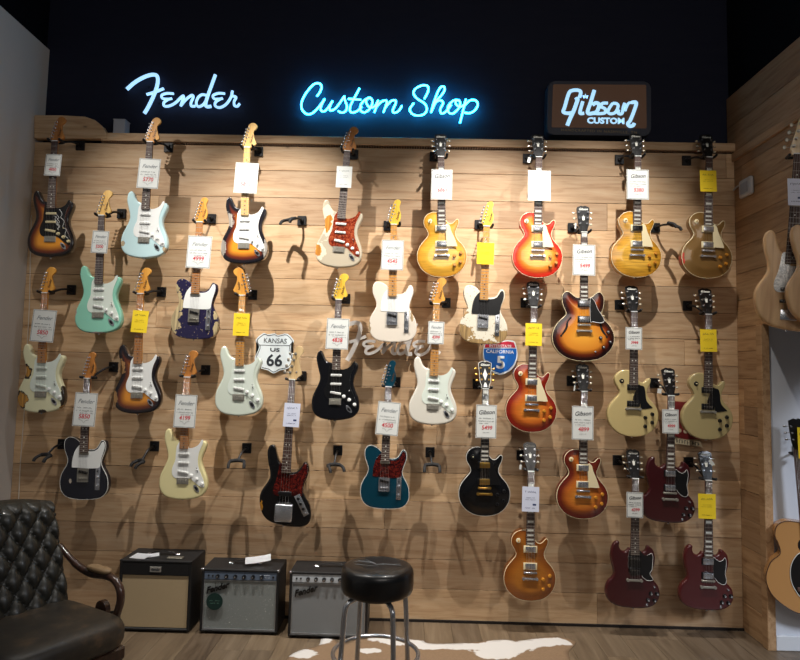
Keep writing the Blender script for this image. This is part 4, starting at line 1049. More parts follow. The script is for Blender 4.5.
KD = {13: 'semi', 24: 'bass', 28: 'sg', 30: 'sg', 31: 'sg', 10: 'tele', 11: 'tele', 12: 'tele', 22: 'tele', 25: 'tele'}
for k in (5, 6, 7, 8, 19, 20, 21, 26, 27, 29): KD[k] = 'singlecut'
for k, g in G.items(): fit_body(g, KD.get(k, 'strat'), None, {18: .95, 12: .90, 31: .90, 20: .925, 21: .925}.get(k))
for o in G[13].children:
    if o.name.startswith('headstock'): o.rotation_euler = (R(-7), 0, 0)
# ---------------------------------------------------------------- hangers
def hanger(yoke, platep, tilt, label, group, empty_=False, spread=.030, drop=0.0, turn=0.0):
    """wall plate, bent arm and padded two-prong yoke; yoke and plate are world points"""
    root = empty('guitar_hanger', (platep.x, 0, platep.z), label=label, cat='guitar hanger', group=group)
    O = Vector((platep.x, 0, platep.z))
    link('wall_plate', cached('hpl', lambda: boxm(-.031, .031, -.014, -.0016, -.034, .034, bev=.002)), BLKM, root)
    Yk = yoke-O; bm = bmesh.new(); back = Vector((Yk.x, Yk.y, Yk.z))
    cyl(bm, (0, -.012, 0), (0, -.032, 0), .016, .013, n=12)
    tube(bm, catmull([(0, -.024, 0), (Yk.x*.25, Yk.y*.55-.01, Yk.z*.2), (Yk.x*.9, Yk.y+.012, Yk.z*.95), tuple(Yk)], 4), .0075, 8)
    link('arm', fin(bm, True, 40), BLKM, root)
    def fy():
        bm = bmesh.new(); tube(bm, catmull([(-spread-.004, 0, -.002), (-spread*.6, .006, -.004), (0, .008, -.004), (spread*.6, .006, -.004), (spread+.004, 0, -.002)], 3), .0095, 8)
        for s in (-1, 1): tube(bm, [(s*(spread+.002), .002, -.002), (s*(spread+.003), -.03, -.002), (s*(spread+.003), -.055, .001), (s*(spread+.003), -.060, .006)], [.0085, .0085, .0085, .007], 8)
        return fin(bm, True, 40)
    def fe():
        bm = bmesh.new(); tube(bm, catmull([(-.046, 0, -.002), (-.028, .006, .001), (0, .008, .004), (.028, .006, .001), (.046, 0, -.002)], 3), .0125, 8)
        for s in (-1, 1): tube(bm, catmull([(s*.044, .002, -.002), (s*.048, -.02, -.008), (s*.050, -.042, -.022), (s*.050, -.050, -.040)], 3), .0105, 8)
        return fin(bm, True, 40)
    if empty_: fy = fe; spread = 99
    link('yoke', cached(('yk', spread), fy), pm('hanger_rubber', (20, 20, 22), .7), root, Yk, (0, tilt, turn))
HP = {1: (81, 146), 2: (169, 148), 3: (259, 152), 4: (354, 155), 5: (434, 157), 6: (527, 159), 7: (619, 160), 8: (686, 161), 9: (122, 214), 10: (212, 219), 11: (388, 226), 12: (479, 225), 13: (572, 228), 14: (72, 290), 15: (162, 292), 16: (253, 295), 17: (346, 299), 18: (446, 303), 19: (525, 303), 20: (619, 305), 21: (687, 306), 22: (114, 367), 23: (206, 370), 24: (302, 376), 25: (396, 382), 26: (477, 384), 27: (571, 381), 28: (654, 383), 29: (521, 455), 30: (617, 460), 31: (688, 462)}
NM = {1: 'the dark guitar with line drawing', 2: 'the icy blue guitar', 3: 'the rubbed sunburst top-row guitar', 4: 'the worn cream tortoise-guard guitar', 5: 'the left lemon yellow guitar', 6: 'the bright cherry burst guitar', 7: 'the right lemon yellow guitar', 8: 'the gold guitar', 9: 'the seafoam green guitar', 10: 'the flaked purple guitar', 11: 'the whitish blonde slab guitar', 12: 'the bare-worn blonde guitar', 13: 'the semi-hollow guitar', 14: 'the far left worn cream guitar', 15: 'the third-row sunburst guitar', 16: 'the greenish white guitar', 17: 'the glossy black guitar', 18: 'the off-white guitar', 19: 'the third-row cherry burst guitar', 20: 'the left pale yellow guitar', 21: 'the right pale yellow guitar', 22: 'the black white-bound slab guitar', 23: 'the vintage cream guitar', 24: 'the black bass', 25: 'the teal guitar', 26: 'the black and gold guitar', 27: 'the brown-amber burst guitar', 28: 'the upper cherry two-horned guitar', 29: 'the honey amber guitar', 30: 'the lower left cherry two-horned guitar', 31: 'the lower right cherry two-horned guitar'}
for k, (px, py) in HP.items():
    g = G[k]; ang = g.rotation_euler[1]; gi = k in (5, 6, 7, 8, 13, 19, 20, 21, 26, 27, 28, 29, 30, 31)
    off = Vector((math.sin(ang), 0, math.cos(ang)))*(.010 if gi else .007); y = .031
    if k == 24: off *= .2
    yk = Vector(g.location)+off+Vector((0, y, 0)); pp = at(px, py, 0)
    hanger(yk, pp, ang, 'black wall hanger holding '+NM[k], 'guitar hangers in use', spread=.037 if gi else .036)
EH = [((302, 221), (291, 219), 'empty guitar hanger between the two worn guitars of the top row, pointing left', R(-40)), ((63, 444), (46, 455), 'empty guitar hanger at the far left beside the black slab guitar', R(-25)),
      ((155, 446), (141, 461), 'empty guitar hanger left of the vintage cream guitar', R(-50)), ((247, 448), (237, 461), 'empty guitar hanger between the cream guitar and the black bass', R(10)),
      ((338, 450), (334, 465), 'empty guitar hanger right of the black bass', R(35)), ((430, 452), (432, 465), 'empty guitar hanger between the teal guitar and the black and gold one', R(0)),
      ((655, 228), (671, 224), 'empty guitar hanger between the lemon yellow and the gold guitar', R(50))]
for (p1, p2, lab, tn) in EH:
    hanger(at(p2[0], p2[1], -.155), at(p1[0], p1[1], 0), 0.0, lab, None, empty_=True, turn=tn)

# ---------------------------------------------------------------- price tags
PAPER = pm('paper_white', (216, 219, 216), .8); YEL = pm('paper_yellow', (246, 214, 36), .8); PBL = pm('paper_bluish', (214, 220, 240), .8)
INKB = pm('tag_ink', (34, 38, 48), .8); INKR = pm('tag_red', (196, 44, 60), .8); INKG = pm('tag_grey', (120, 126, 132), .8); INKN = pm('tag_blue', (44, 62, 110), .8)
def price_tag(k, px, py, w, h, style, rot, price, label, lead=None, Y=None, holder=None):
    g = G.get(k) ; Y = ((Y_G-(.034 if k in (5, 6, 7, 8, 13, 19, 20, 21, 26, 27, 28, 29, 30, 31) else .026)) if Y is None else Y)
    c = at(px, py, Y); s = (at(px+1, py, Y)-c).length; W_, H_ = w*s/2, h*s/2
    root = empty('price_tag', c, (R(-2), R(rot), 0), label, 'price tag')
    mat = {'F': PAPER, 'G': PAPER, 'B': PAPER, 'Y': YEL, 'W': PBL, 'S': PAPER}[style]
    link('card', boxm(-W_, W_, -.0006, .0006, -H_, H_), mat, root)
    link('hanging_cord', (lambda bm: (tube(bm, catmull([(-.012, .0, H_), (0, .004, H_+.022), (.012, .0, H_)], 4), .0007, 4), fin(bm))[1])(bmesh.new()), INKG, root)
    y = -.0012
    def part(nm, fn, m): bm = bmesh.new(); fn(bm); return link(nm, fin(bm), m, root)
    if style in 'FG':
        b = .0048
        part('printed_border', lambda bm: [box(bm, -W_+b, W_-b, y, -.0006, sz*(H_-b)-.0010, sz*(H_-b)+.0010) for sz in (-1, 1)]+[box(bm, sx*(W_-b)-.0010, sx*(W_-b)+.0010, y, -.0006, -H_+b, H_-b) for sx in (-1, 1)], INKB)
    sd = k*7+3
    if style == 'F':
        link('printed_name', text_mesh('Fender', H_*.36, .0006, shear=.4, sx=.95), INKG, root, (0, y, H_*.48))
        part('handwriting', lambda bm: [squiggle(bm, -W_*.72, W_*.55, H_*.10, H_*.10, 11, y, .0011, sd), squiggle(bm, -W_*.78, W_*.70, -H_*.08, H_*.09, 14, y, .0011, sd+1), squiggle(bm, -W_*.4, W_*.76, -H_*.22, H_*.07, 11, y, .0008, sd+2)], INKB)
        link('price', text_mesh(price, H_*.36, .0006, shear=.1, bold=.0005, sx=.95), INKR, root, (0, y, -H_*.42))
        part('printed_arrow', lambda bm: tube(bm, [(-W_*.45, y, -H_*.60), (-W_*.15, y, -H_*.66), (0, y, -H_*.80), (W_*.15, y, -H_*.66), (W_*.45, y, -H_*.60)], .0007, 4, flat=(1, .0004)), INKB)
    elif style == 'G':
        link('printed_name', text_mesh('Gibson', H_*.36, .0006, shear=.3, bold=.0004, sx=.95), INKB, root, (0, y, H_*.55), (0, R(-4), 0))
        part('handwriting', lambda bm: [squiggle(bm, -W_*.72, W_*.70, H_*.18, H_*.09, 12, y, .0011, sd), squiggle(bm, -W_*.78, W_*.75, H_*.02, H_*.09, 14, y, .0011, sd+1), squiggle(bm, -W_*.7, W_*.2, -H_*.12, H_*.07, 8, y, .0008, sd+2)], INKB)
        link('price', text_mesh(price, H_*.34, .0006, shear=.1, bold=.0005, sx=.95), INKR, root, (W_*.08, y, -H_*.38)); part('signature', lambda bm: squiggle(bm, -W_*.3, W_*.3, -H_*.66, H_*.09, 5, y, .0006, sd+4), INKB)
    elif style in 'YWS':
        ik = INKN if style == 'W' else (pm('tag_olive', (120, 96, 20), .8) if style == 'Y' else INKG)
        part('printed_name', lambda bm: squiggle(bm, -W_*.66, W_*.62, H_*.58, H_*.20, 6, y, .0013, sd), INKN if style == 'W' else (INKB if style == 'Y' else INKG))
        part('printed_text', lambda bm: [squiggle(bm, -W_*.5, W_*.5, H_*.12, H_*.07, 9, y, .0006, sd+1), squiggle(bm, -W_*.62, W_*.55, -H_*.04, H_*.07, 11, y, .0006, sd+2), squiggle(bm, -W_*.6, W_*.5, -H_*.70, H_*.08, 9, y, .0011, sd+3)], ik)
        if style == 'W': part('dark_stamp', lambda bm: box(bm, W_*.25, W_*.65, y, -.0006, -H_*.50, -H_*.36), INKN)
    elif style == 'B': part('faint_text', lambda bm: [squiggle(bm, -W_*.6, W_*.5, H_*.3, H_*.08, 9, y, .0008, sd), squiggle(bm, -W_*.6, W_*.5, -H_*.3, H_*.08, 9, y, .0008, sd+1)], INKG)
    return root
TG = [(1, 53, 165, 16, 22, 'F', 1.5, '4850'), (2, 148.7, 173.5, 21.5, 30.5, 'F', 2.5, '5770'), (3, 246.2, 178, 23, 31, 'F', 2, '5811'), (4, 344, 177, 15.5, 22, 'S', 1.5, ''), (5, 441.7, 184.5, 21, 31, 'G', .5, '6861'),
      (6, 539.3, 185.5, 22.5, 31, 'B', .5, ''), (7, 637.7, 184.5, 22, 31, 'G', 1, '5380'), (8, 708.3, 181, 16.5, 22, 'Y', 0, ''), (9, 100, 242, 16.5, 22.5, 'F', 2, '5200'), (10, 199, 252, 24, 32.5, 'F', 2, '4999'),
      (11, 392.5, 255, 22, 30.5, 'F', 1, '4545'), (12, 485.5, 253.5, 17, 22, 'Y', 1.5, ''), (13, 584, 260, 22.5, 31.5, 'G', 1, '5499'), (14, 43.3, 325.8, 23.5, 32, 'F', 3, '5850'), (15, 139.8, 321.5, 16, 22, 'Y', 3, ''),
      (16, 241.3, 324.5, 16, 22.5, 'Y', 1, ''), (17, 337.5, 333.8, 22.5, 31, 'F', 1.5, '4838'), (18, 436, 332.7, 16, 22.5, 'F', 1.5, '4399'), (19, 533.7, 334.5, 16.5, 22.5, 'Y', 1, ''), (20, 633.8, 338.5, 16.5, 22.5, 'G', 1, '3999'),
      (21, 708.5, 340.5, 16.5, 22.5, 'Y', 0, ''), (22, 85, 409.5, 22.5, 33, 'F', 2, '5850'), (23, 185.3, 411.2, 21.8, 32.5, 'F', 1.5, '4199'), (24, 291.7, 415, 16, 23.5, 'W', 2.5, ''), (25, 388, 418.5, 22.5, 33, 'F', 4.5, '4500'),
      (26, 486.2, 421.5, 20.5, 33, 'G', 1, '5499'), (27, 582.7, 423, 21.5, 33.5, 'G', 1, '4899'), (28, 670.5, 421.5, 16.5, 24, 'G', 1, '4999'), (29, 530.6, 499.2, 17, 24.5, 'W', 1, ''), (30, 634.8, 505, 16.5, 25, 'G', 1, '4399'), (31, 707, 506.3, 17.5, 24.5, 'Y', 1, '')]
TL = {'F': 'white bordered tag with handwritten red price on ', 'G': 'white bordered tag with dark printed name on ', 'B': 'large blank-looking white tag on ', 'Y': 'yellow price tag on ', 'W': 'small bluish white printed tag on ', 'S': 'small faintly printed white tag on '}
for t in TG: price_tag(*t, TL[t[5]]+NM[t[0]])
# small paper tags dangling from pegs
def peg_tag(px, py, w, h, rot, label):
    c = at(px, py, -.20); o = link('peg_tag', boxm(-w/2, w/2, -.0005, .0005, -h/2, h/2), PAPER, loc=c, rot=(0, R(rot), 0)); tag(o, label, 'paper tag')
    l = link('cord', (lambda bm: (tube(bm, [(0, 0, h/2), (w*.3, .01, h/2+.03)], .0008, 4), fin(bm))[1])(bmesh.new()), INKG, o)
peg_tag(529, 160, .020, .036, 12, 'small paper tag hanging from the headstock of the bright cherry burst guitar')
peg_tag(659.5, 391, .026, .030, 8, 'small pale tag hanging beside the headstock of the fourth-row cherry two-horned guitar')
peg_tag(711.5, 462.5, .022, .040, -35, 'small oval white tag on the headstock of the cherry guitar at the right corner')
peg_tag(574.5, 388, .008, .034, 8, 'thin white tag hanging from the pegs of the brown-amber burst guitar')
peg_tag(575.5, 226, .010, .036, 8, 'thin white tag hanging from the pegs of the semi-hollow guitar')
peg_tag(520.5, 467, .014, .030, 6, 'thin white tag hanging at the headstock of the lowest honey amber guitar')

# ---------------------------------------------------------------- right wall: basses, archtop, sensor
ASH = wood('natural_ash', (206, 168, 122), (180, 140, 96), .45, .1, (26, 26, 3))
def side_hanger(g, lab):
    q = Vector(g.location); root = empty('guitar_hanger', (XR, q.y+.02, q.z-.004), label=lab, cat='guitar hanger'); dx = q.x-XR
    link('wall_plate', boxm(-.016, -.002, -.031, .031, -.034, .034, bev=.002), BLKM, root)
    bm = bmesh.new(); tube(bm, [(-.01, 0, 0), (dx*.5, .01, 0), (dx, .012, 0)], .006, 8); link('arm', fin(bm, True, 40), BLKM, root)
    bm = bmesh.new(); tube(bm, [(-.042, .012, 0), (.042, .012, 0)], .008, 8)
    for s in (-1, 1): tube(bm, [(s*.042, .012, 0), (s*.042, -.045, 0)], .0075, 8)
    link('yoke', fin(bm, True, 40), pm('hanger_rubber', (20, 20, 22), .7), root, (dx, -.004, -.004), (0, 0, g.rotation_euler[2]))
b1 = bass(789, 329.5, 797.5, 'natural ash bass with pearl pickguard in front of the right side wall', ASH, ROSE, OLDM, PEARLG, Y=-1.02, cover=False)
b1.rotation_euler[2] = R(-14)
side_hanger(b1, 'black wall hanger holding the natural ash bass with pearl pickguard')
b2 = bass(824, 326, 818, 'second natural ash bass, overlapping the first, cut by the right edge of the photo', ASH, ROSE, OLDM, BLK, Y=-1.12, cover=False)
b2.rotation_euler[2] = R(-14)
side_hanger(b2, 'black wall hanger holding the second natural ash bass')
G[40] = b1; NM[40] = 'the natural ash bass'
price_tag(40, 795.5, 192, 15.5, 28, 'W', 1, '', 'bluish white printed tag on the natural ash bass at the right edge', Y=-1.16)
def archtop(bx, by, Y, k):
    c = at(bx, by, Y); root = empty('acoustic_guitar', c, (0, R(-3), R(-20)), 'amber acoustic guitar with a dark rounded pickguard, cut by the lower right edge', 'acoustic guitar')
    P = [(-.01, .0), (-.10, .012), (-.20, .09), (-.232, .19), (-.20, .29), (-.145, .345), (-.152, .41), (-.165, .45), (-.150, .51), (-.10, .54), (-.02, .535), (.0, .53), (.03, .50), (.07, .44), (.12, .42), (.16, .45), (.165, .40), (.145, .345), (.20, .29), (.232, .19), (.20, .09), (.10, .012)]
    link('body', prismm(smooth2(P, 5), 0, .085, bev=.004), finish('spruce_amber', [(0, (188, 138, 84))], coat=.6), root)
    bm = bmesh.new(); tube(bm, [(a, .0, b) for a, b in smooth2(P, 5)], .0026, 6, closed=True); link('binding', fin(bm, True), pm('brown_binding', (70, 44, 30), .4), root)
    P2 = [(-.085, .30), (-.10, .24), (-.095, .17), (-.06, .10), (-.02, .07), (.02, .09), (.04, .20), (.03, .32), (-.01, .36), (-.05, .35)]
    link('pickguard', prismm(smooth2(P2, 4), -.003, 0), BLK, root)
    bm = bmesh.new(); tube(bm, [(a, -.003, b) for a, b in smooth2(P2, 4)], .0022, 4, closed=True); link('pickguard_edge', fin(bm), PEARL, root)
    link('sound_hole', prismm([(.048*math.cos(a), .40+.048*math.sin(a)) for a in np.linspace(0, 2*PI, 28, endpoint=False)], -.0012, 0), BLK, root)
    link('fretboard', boxm(-.027, .027, -.008, -.001, .45, .97), ROSE, root); link('neck', boxm(-.026, .026, -.001, .02, .53, .98, bev=.005), MAHOG_B, root)
    link('bridge', boxm(-.07, .07, -.010, 0, .13, .155, bev=.003), ROSE, root)
    h = link('headstock', prismm(smooth2([(a, b+.97) for a, b in H_GI], 2), -.001, .013), BLK, root)
    for s in (-1, 1):
        for i in range(3): link('tuning_peg', tuner('gib', s, 1.1), [CHROME, CHROME], h, (s*(.0235+.003*i), -.001, 1.032+.040*i))
    for i in range(6):
        t = i/5-.5; bm = bmesh.new(); cyl(bm, (.05*t, -.012, .14), (.036*t, -.010, .97), .0006, n=4); link('string', fin(bm), STRING, root)
    q = Vector(c)
    hr = empty('guitar_hanger', (q.x+.03, YP, q.z+.948), label='black wall hanger holding the amber acoustic guitar', cat='guitar hanger')
    link('wall_plate', boxm(-.031, .031, -.014, -.0016, -.034, .034, bev=.002), BLKM, hr)
    dy = Y-YP; bm = bmesh.new(); cyl(bm, (0, -.01, 0), (-.088, dy+.055, -.004), .006, n=8); link('arm', fin(bm, True, 40), BLKM, hr)
    bm = bmesh.new(); cyl(bm, (-.044, .036, 0), (.044, .036, 0), .008, n=8)
    for s in (-1, 1): cyl(bm, (s*.042, .036, 0), (s*.042, -.025, 0), .0075, n=8)
    link('yoke', fin(bm, True, 40), pm('hanger_rubber', (20, 20, 22), .7), hr, (-.077, dy+.017, -.004), (0, 0, R(-20)))
    return root
A = archtop(813, 615, YP-.16, 1)
G[41] = A; price_tag(41, 803, 443, 10, 31, 'Y', 0, '', 'yellow tag at the right edge hanging on the acoustic guitar', Y=YP-.185)
# wall sensor with its cord on the right wall
c = atx(748.5, 187.5, XR-.001); root = empty('wall_sensor', c, label='small white rounded device with a cord on the right board wall', cat='sensor')
bm = bmesh.new(); box(bm, -.030, -.001, -.075, .075, -.062, .062, bev=.014, seg=3); link('housing', fin(bm, True, 40), pm('device_white', (190, 190, 192), .45), root)
link('lens', boxm(-.034, -.029, -.045, .045, -.040, .034, bev=.004), pm('device_grey', (150, 156, 166), .3), root)
bm = bmesh.new(); q = [atx(x, y, XR-.008)-c for x, y in ((744, 184), (738, 186), (733, 191), (731.3, 196), (733, 200))]; tube(bm, catmull(q, 5), .006, 8); link('cord', fin(bm, True), pm('device_white', (190, 190, 192), .45), root)
# white box on the capping board and the thin cable at far left
c = at(117.5, 133, -.01); root = empty('white_box', (c.x, .045, ztr), label='small white box standing on the capping board, upper left', cat='box')
hh = at(117.5, 121, .03).z-ztr
link('case', boxm(-.042, .042, -.04, .04, 0, hh, bev=.003), pm('box_white', (176, 180, 190), .6), root); link('lid', boxm(-.044, .044, -.042, .042, hh, hh+.006, bev=.001), pm('box_white', (176, 180, 190), .6), root)
bm = bmesh.new(); q = [at(x, y, -.006) for x, y in ((31.5, 215), (30.5, 250), (29.5, 300), (27.5, 342), (25, 400), (20, 470), (17, 540))]; tube(bm, catmull(q, 5), .0035, 6)
tag(link('wall_cable', fin(bm, True), pm('cable_cream', (206, 196, 180), .6)), 'thin pale cable running down the boards by the grey wall', 'cable')
# ---------------------------------------------------------------- amplifiers
TOLEX = pm('black_vinyl', (20, 20, 22), .55)
def weave(name, a, b_, sc=420, sparkle=0.0):
    m, nt, b = nodes(name); v = coords(nt, (1, 1, 1))
    ck = N(nt, 'ShaderNodeTexChecker', Scale=sc); nt.links.new(v, ck.inputs['Vector']); ck.inputs['Color1'].default_value = S(a); ck.inputs['Color2'].default_value = S(b_)
    n = N(nt, 'ShaderNodeTexNoise', Scale=60.0, Detail=5.0); nt.links.new(v, n.inputs['Vector']); c = mix(nt, mathn(nt, 'MULTIPLY', n.outputs['Fac'], .3), ck.outputs['Color'], b_)
    if sparkle:
        n3 = N(nt, 'ShaderNodeTexNoise', Scale=150.0, Detail=2.0); nt.links.new(v, n3.inputs['Vector']); c = mix(nt, ramp(nt, n3.outputs['Fac'], [(.69, (0, 0, 0)), (.72, (255, 255, 255))]), c, (210, 214, 210))
    nt.links.new(c, b.inputs['Base Color']); b.inputs['Roughness'].default_value = .8; return m
CRG = weave('cream_cloth', (186, 166, 132), (164, 144, 112)); SLG = weave('silver_cloth', (146, 152, 150), (112, 118, 118), 380, 1); SLG2 = weave('silver_cloth_b', (150, 154, 156), (112, 116, 120), 380)
def amp(fl, fr, topy, label, style, depth=.24, tilt=0.0):
    """fl, fr: front bottom corners on the floor (photo px)"""
    a, b = atz(*fl, 0), atz(*fr, 0); yf = (a.y+b.y)/2; yf = max(yf, -.60); a = at(fl[0], fl[1], yf); b = at(fr[0], fr[1], yf)
    w = b.x-a.x; cx = (a.x+b.x)/2; h = at((fl[0]+fr[0])/2, topy, yf).z
    root = empty('guitar_amplifier', (cx, yf+depth/2, 0), label=label, cat='amplifier')
    d = depth/2; t = .016; hw = w/2; z0 = .012
    bm = bmesh.new()
    box(bm, -hw, hw, -d, d, z0, z0+t, bev=.004); box(bm, -hw, hw, -d, d, h-t, h, bev=.006, seg=2); box(bm, -hw, -hw+t, -d, d, z0+t*.5, h-t*.5, bev=.003); box(bm, hw-t, hw, -d, d, z0+t*.5, h-t*.5, bev=.003); box(bm, -hw+t, hw-t, d-.012, d, z0+t, h-t)
    link('cabinet', fin(bm), TOLEX, root)
    pz = h-t-(.075 if style == 'cream' else .052)
    if style == 'cream': link('upper_panel', boxm(-hw+t, hw-t, -d+.002, -d+.02, pz, h-t, bev=.002), TOLEX, root)
    else: link('control_panel', boxm(-hw+t, hw-t, -d+.004, -d+.03, pz+.002, h-t, bev=.002), pm('panel_silver' if style == 'b' else 'panel_dark', (196, 204, 212) if style == 'b' else (96, 110, 130), .5, .1), root)
    link('grille_cloth', boxm(-hw+t+.003, hw-t-.003, -d+.008, -d+.018, z0+t+.003, pz-.003), {'cream': CRG, 'a': SLG, 'b': SLG2}[style], root)
    if style != 'cream':
        bm = bmesh.new(); g0, g1 = z0+t+.003, pz-.003
        for (x0, x1, za, zb) in ((-hw+t, hw-t, g0-.002, g0+.002), (-hw+t, hw-t, g1-.002, g1+.002), (-hw+t, -hw+t+.004, g0, g1), (hw-t-.004, hw-t, g0, g1)): box(bm, x0, x1, -d+.004, -d+.012, za, zb)
        link('grille_trim', fin(bm), pm('trim_silver', (170, 174, 178), .35, .7), root)
        zc = (pz+h-t)/2; n = 6
        for i in range(n):
            x = -hw+t+(.085+i*(w-.21)/(n-1) if style == 'a' else .10+i*(w-.2)/(n-1)*.85)
            k = link('control_knob', cached('akn', lambda: (lambda bm: (cyl(bm, (0, 0, 0), (0, -.012, 0), .0125, .0115, n=16), cyl(bm, (0, -.012, 0), (0, -.020, 0), .008, .007, n=12), fin(bm, True, 40))[2])(bmesh.new())), BLK, root, (x, -d+.004, zc-.002))
            link('knob_cap', disc(.0055, .001, 10), CHROME, k, (0, -.0198, 0))
        for i in range(2): link('input_jack', disc(.006, .005, 10), BLK, root, (-hw+t+.028+i*.026, -d+.004, zc))
        bm = bmesh.new(); squiggle(bm, hw-t-.105, hw-t-.045, zc+.008, .006, 8, -d+.003, .0008, 4); squiggle(bm, hw-t-.100, hw-t-.042, zc-.006, .005, 8, -d+.003, .0008, 5)
        if style == 'a': link('panel_lettering', fin(bm), pm('panel_white', (220, 224, 230), .5), root); link('pilot_lamp', disc(.007, .006, 12), BLK, root, (hw-t-.022, -d+.004, zc))
        else: bm.free()
        link('script_badge', text_mesh('Fender', .054, .004, shear=.45, bold=.0016, sx=.95), BLK, root, (-hw+.098, -d+.004, pz-.050), (0, R(-16), 0))
    else:
        pl = link('name_plate', boxm(-.035, .035, -d-.002, -d+.003, h-t-.055, h-t-.022, bev=.001), pm('plate_silver', (166, 162, 156), .4, .5), root)
        link('plate_lettering', text_mesh('Fender', .020, .001, shear=.35, bold=.0004), INK, pl, (0, -d-.0026, h-t-.0385))
    for s in (-1, 1): link('corner_protector', boxm(s*hw-.010, s*hw+.0015, -d-.0015, -d+.02, h-.012, h+.0015, bev=.002) if s > 0 else boxm(s*hw-.0015, s*hw+.010, -d-.0015, -d+.02, h-.012, h+.0015, bev=.002), CHROME if style != 'cream' else BLKM, root)
    bm = bmesh.new(); tube(bm, catmull([(-.085, 0, h+.004), (-.06, 0, h+.018), (0, 0, h+.026), (.06, 0, h+.018), (.085, 0, h+.004)], 4), 1, 8, flat=(.004, .013)); link('carry_handle', fin(bm, True), BLK, root)
    for s in (-1, 1): link('handle_bracket', boxm(s*.09-.016, s*.09+.016, -.012, .012, h-.001, h+.007, bev=.002), CHROME, root)
    for sx in (-1, 1):
        for sy in (-1, 1): link('rubber_foot', cached('aft', lambda: (lambda bm: (cyl(bm, (0, 0, 0), (0, 0, .013), .014, .018, n=12), fin(bm, True, 40))[1])(bmesh.new())), BLK, root, (sx*(hw-.035), sy*(d-.035), 0))
    return root, h, w, yf
A1, h1, w1, y1 = amp((116, 632), (188.5, 633.5), 560.5, 'black combo amplifier with cream grille cloth, leftmost on the floor', 'cream', .27)
A2, h2, w2, y2 = amp((199, 634), (277, 635.5), 569.5, 'silver-grilled black amplifier with a round green badge, middle of the three', 'a', .25)
A3, h3, w3, y3 = amp((287.5, 638.5), (367, 640.5), 572.5, 'silver-grilled black amplifier partly behind the bar stool', 'b', .24)
# green round badge hanging from the middle amplifier
c = at(214.5, 601.5, y2-.006); root = empty('round_badge', c, label='dark green round badge hanging on the middle amplifier grille', cat='badge')
bm = bmesh.new(); cyl(bm, (0, .0015, 0), (0, -.0015, 0), .052, n=32); link('disc', fin(bm), pm('badge_green', (14, 46, 42), .5), root)
bm = bmesh.new(); squiggle(bm, -.03, .03, .006, .008, 7, -.0022, .001, 8); squiggle(bm, -.026, .026, -.010, .006, 7, -.0022, .001, 9); link('badge_lettering', fin(bm), pm('badge_line', (70, 112, 96), .5), root)
bm = bmesh.new(); tube(bm, [(0, -.001, .05), (.004, -.006, .085), (.004, -.012, .125)], .0012, 5); link('cord', fin(bm), BLK, root)
# papers on the amplifiers
def paper(px, py, z, y, w, d, rot, label, curl=.006):
    c = at(px, py, y); bm = bmesh.new(); n = 6; V = []
    for i in range(n+1):
        for j in range(2):
            x = -w/2+w*i/n; V.append(bm.verts.new((x, -d/2+d*j, .001+curl*((i/n)**2))))
    for i in range(n): bm.faces.new((V[2*i], V[2*i+2], V[2*i+3], V[2*i+1]))
    r_ = bmesh.ops.solidify(bm, geom=bm.faces[:], thickness=.0006)
    tl = 9 if curl < .01 else 14
    o = link('paper_sheet', fin(bm), pm('amp_paper', (240, 242, 246), .7), loc=(c.x, y, z+d*.5*math.sin(R(tl))), rot=(R(tl), 0, R(rot))); tag(o, label, 'paper'); return o
paper(141, 554.5, h1+.001, y1+.055, .12, .075, -18, 'white sheet lying on the left amplifier'); paper(151, 553, h1+.003, y1+.075, .10, .05, 22, 'narrow white sheet beside the other one on the left amplifier')
paper(258, 560.5, h2+.024, y2+.09, .16, .08, 14, 'white sheet on the handle of the middle amplifier', .018)
pl_ = boxm(-.05, .05, -.02, .02, 0, .010, bev=.002)
o = link('metal_plate', pl_, pm('plate_dull', (120, 116, 106), .4, .5), loc=(at(176, 556, y1+.06).x, y1+.05, h1+.0005), rot=(0, 0, R(2))); tag(o, 'small grey metal plate lying on the left amplifier near its front', 'plate')

# ---------------------------------------------------------------- bar stool
YSTL = -1.22
c = at(377.5, 575, YSTL); zs_ = atz(1, 1, 0); SR = (at(413.5, 578, YSTL).x-at(341, 578, YSTL).x)/2
zt_ = at(377.5, 567.5, YSTL).z; root = empty('bar_stool', (c.x, YSTL, .011), label='round black padded bar stool with chrome tube legs in front of the amplifiers', cat='bar stool')
bm = bmesh.new(); prof = [(0, .006), (SR*.5, .006), (SR*.8, .003), (SR*.93, -.004), (SR*.985, -.018), (SR, -.035), (SR, -.085), (SR*.985, -.108), (SR*.95, -.120), (0, -.122)]
def lathe(bm, prof, n=48, mi=0):
    rings = []
    for r_, z in prof:
        rings.append([bm.verts.new((0, 0, z))] if r_ == 0 else [bm.verts.new((r_*math.cos(2*PI*i/n), r_*math.sin(2*PI*i/n), z)) for i in range(n)])
    for A_, B_ in zip(rings, rings[1:]):
        for i in range(n):
            j = (i+1) % n
            q = [A_[0 if len(A_) == 1 else i], B_[0 if len(B_) == 1 else i], B_[0 if len(B_) == 1 else j], A_[0 if len(A_) == 1 else j]]
            u = []; [u.append(x) for x in q if x not in u]
            f = bm.faces.new(u); f.smooth = True; f.material_index = mi
lathe(bm, prof); bmesh.ops.recalc_face_normals(bm, faces=bm.faces)
st = link('seat', fin(bm, True), pm('black_seat_vinyl', (16, 16, 18), .33, coat=.2), root, (0, 0, zt_))
bm = bmesh.new(); ES_ = [[(-.10, .045), (-.04, .028), (-.005, -.012), (.03, .005), (.115, -.018)], [(-.06, .060), (-.02, .015), (-.005, -.012)], [(-.11, -.012), (-.05, -.028), (.005, -.040)], [(-.005, -.012), (.06, -.004), (.11, .004)], [(-.12, .03), (-.07, .028), (-.02, .01)]]
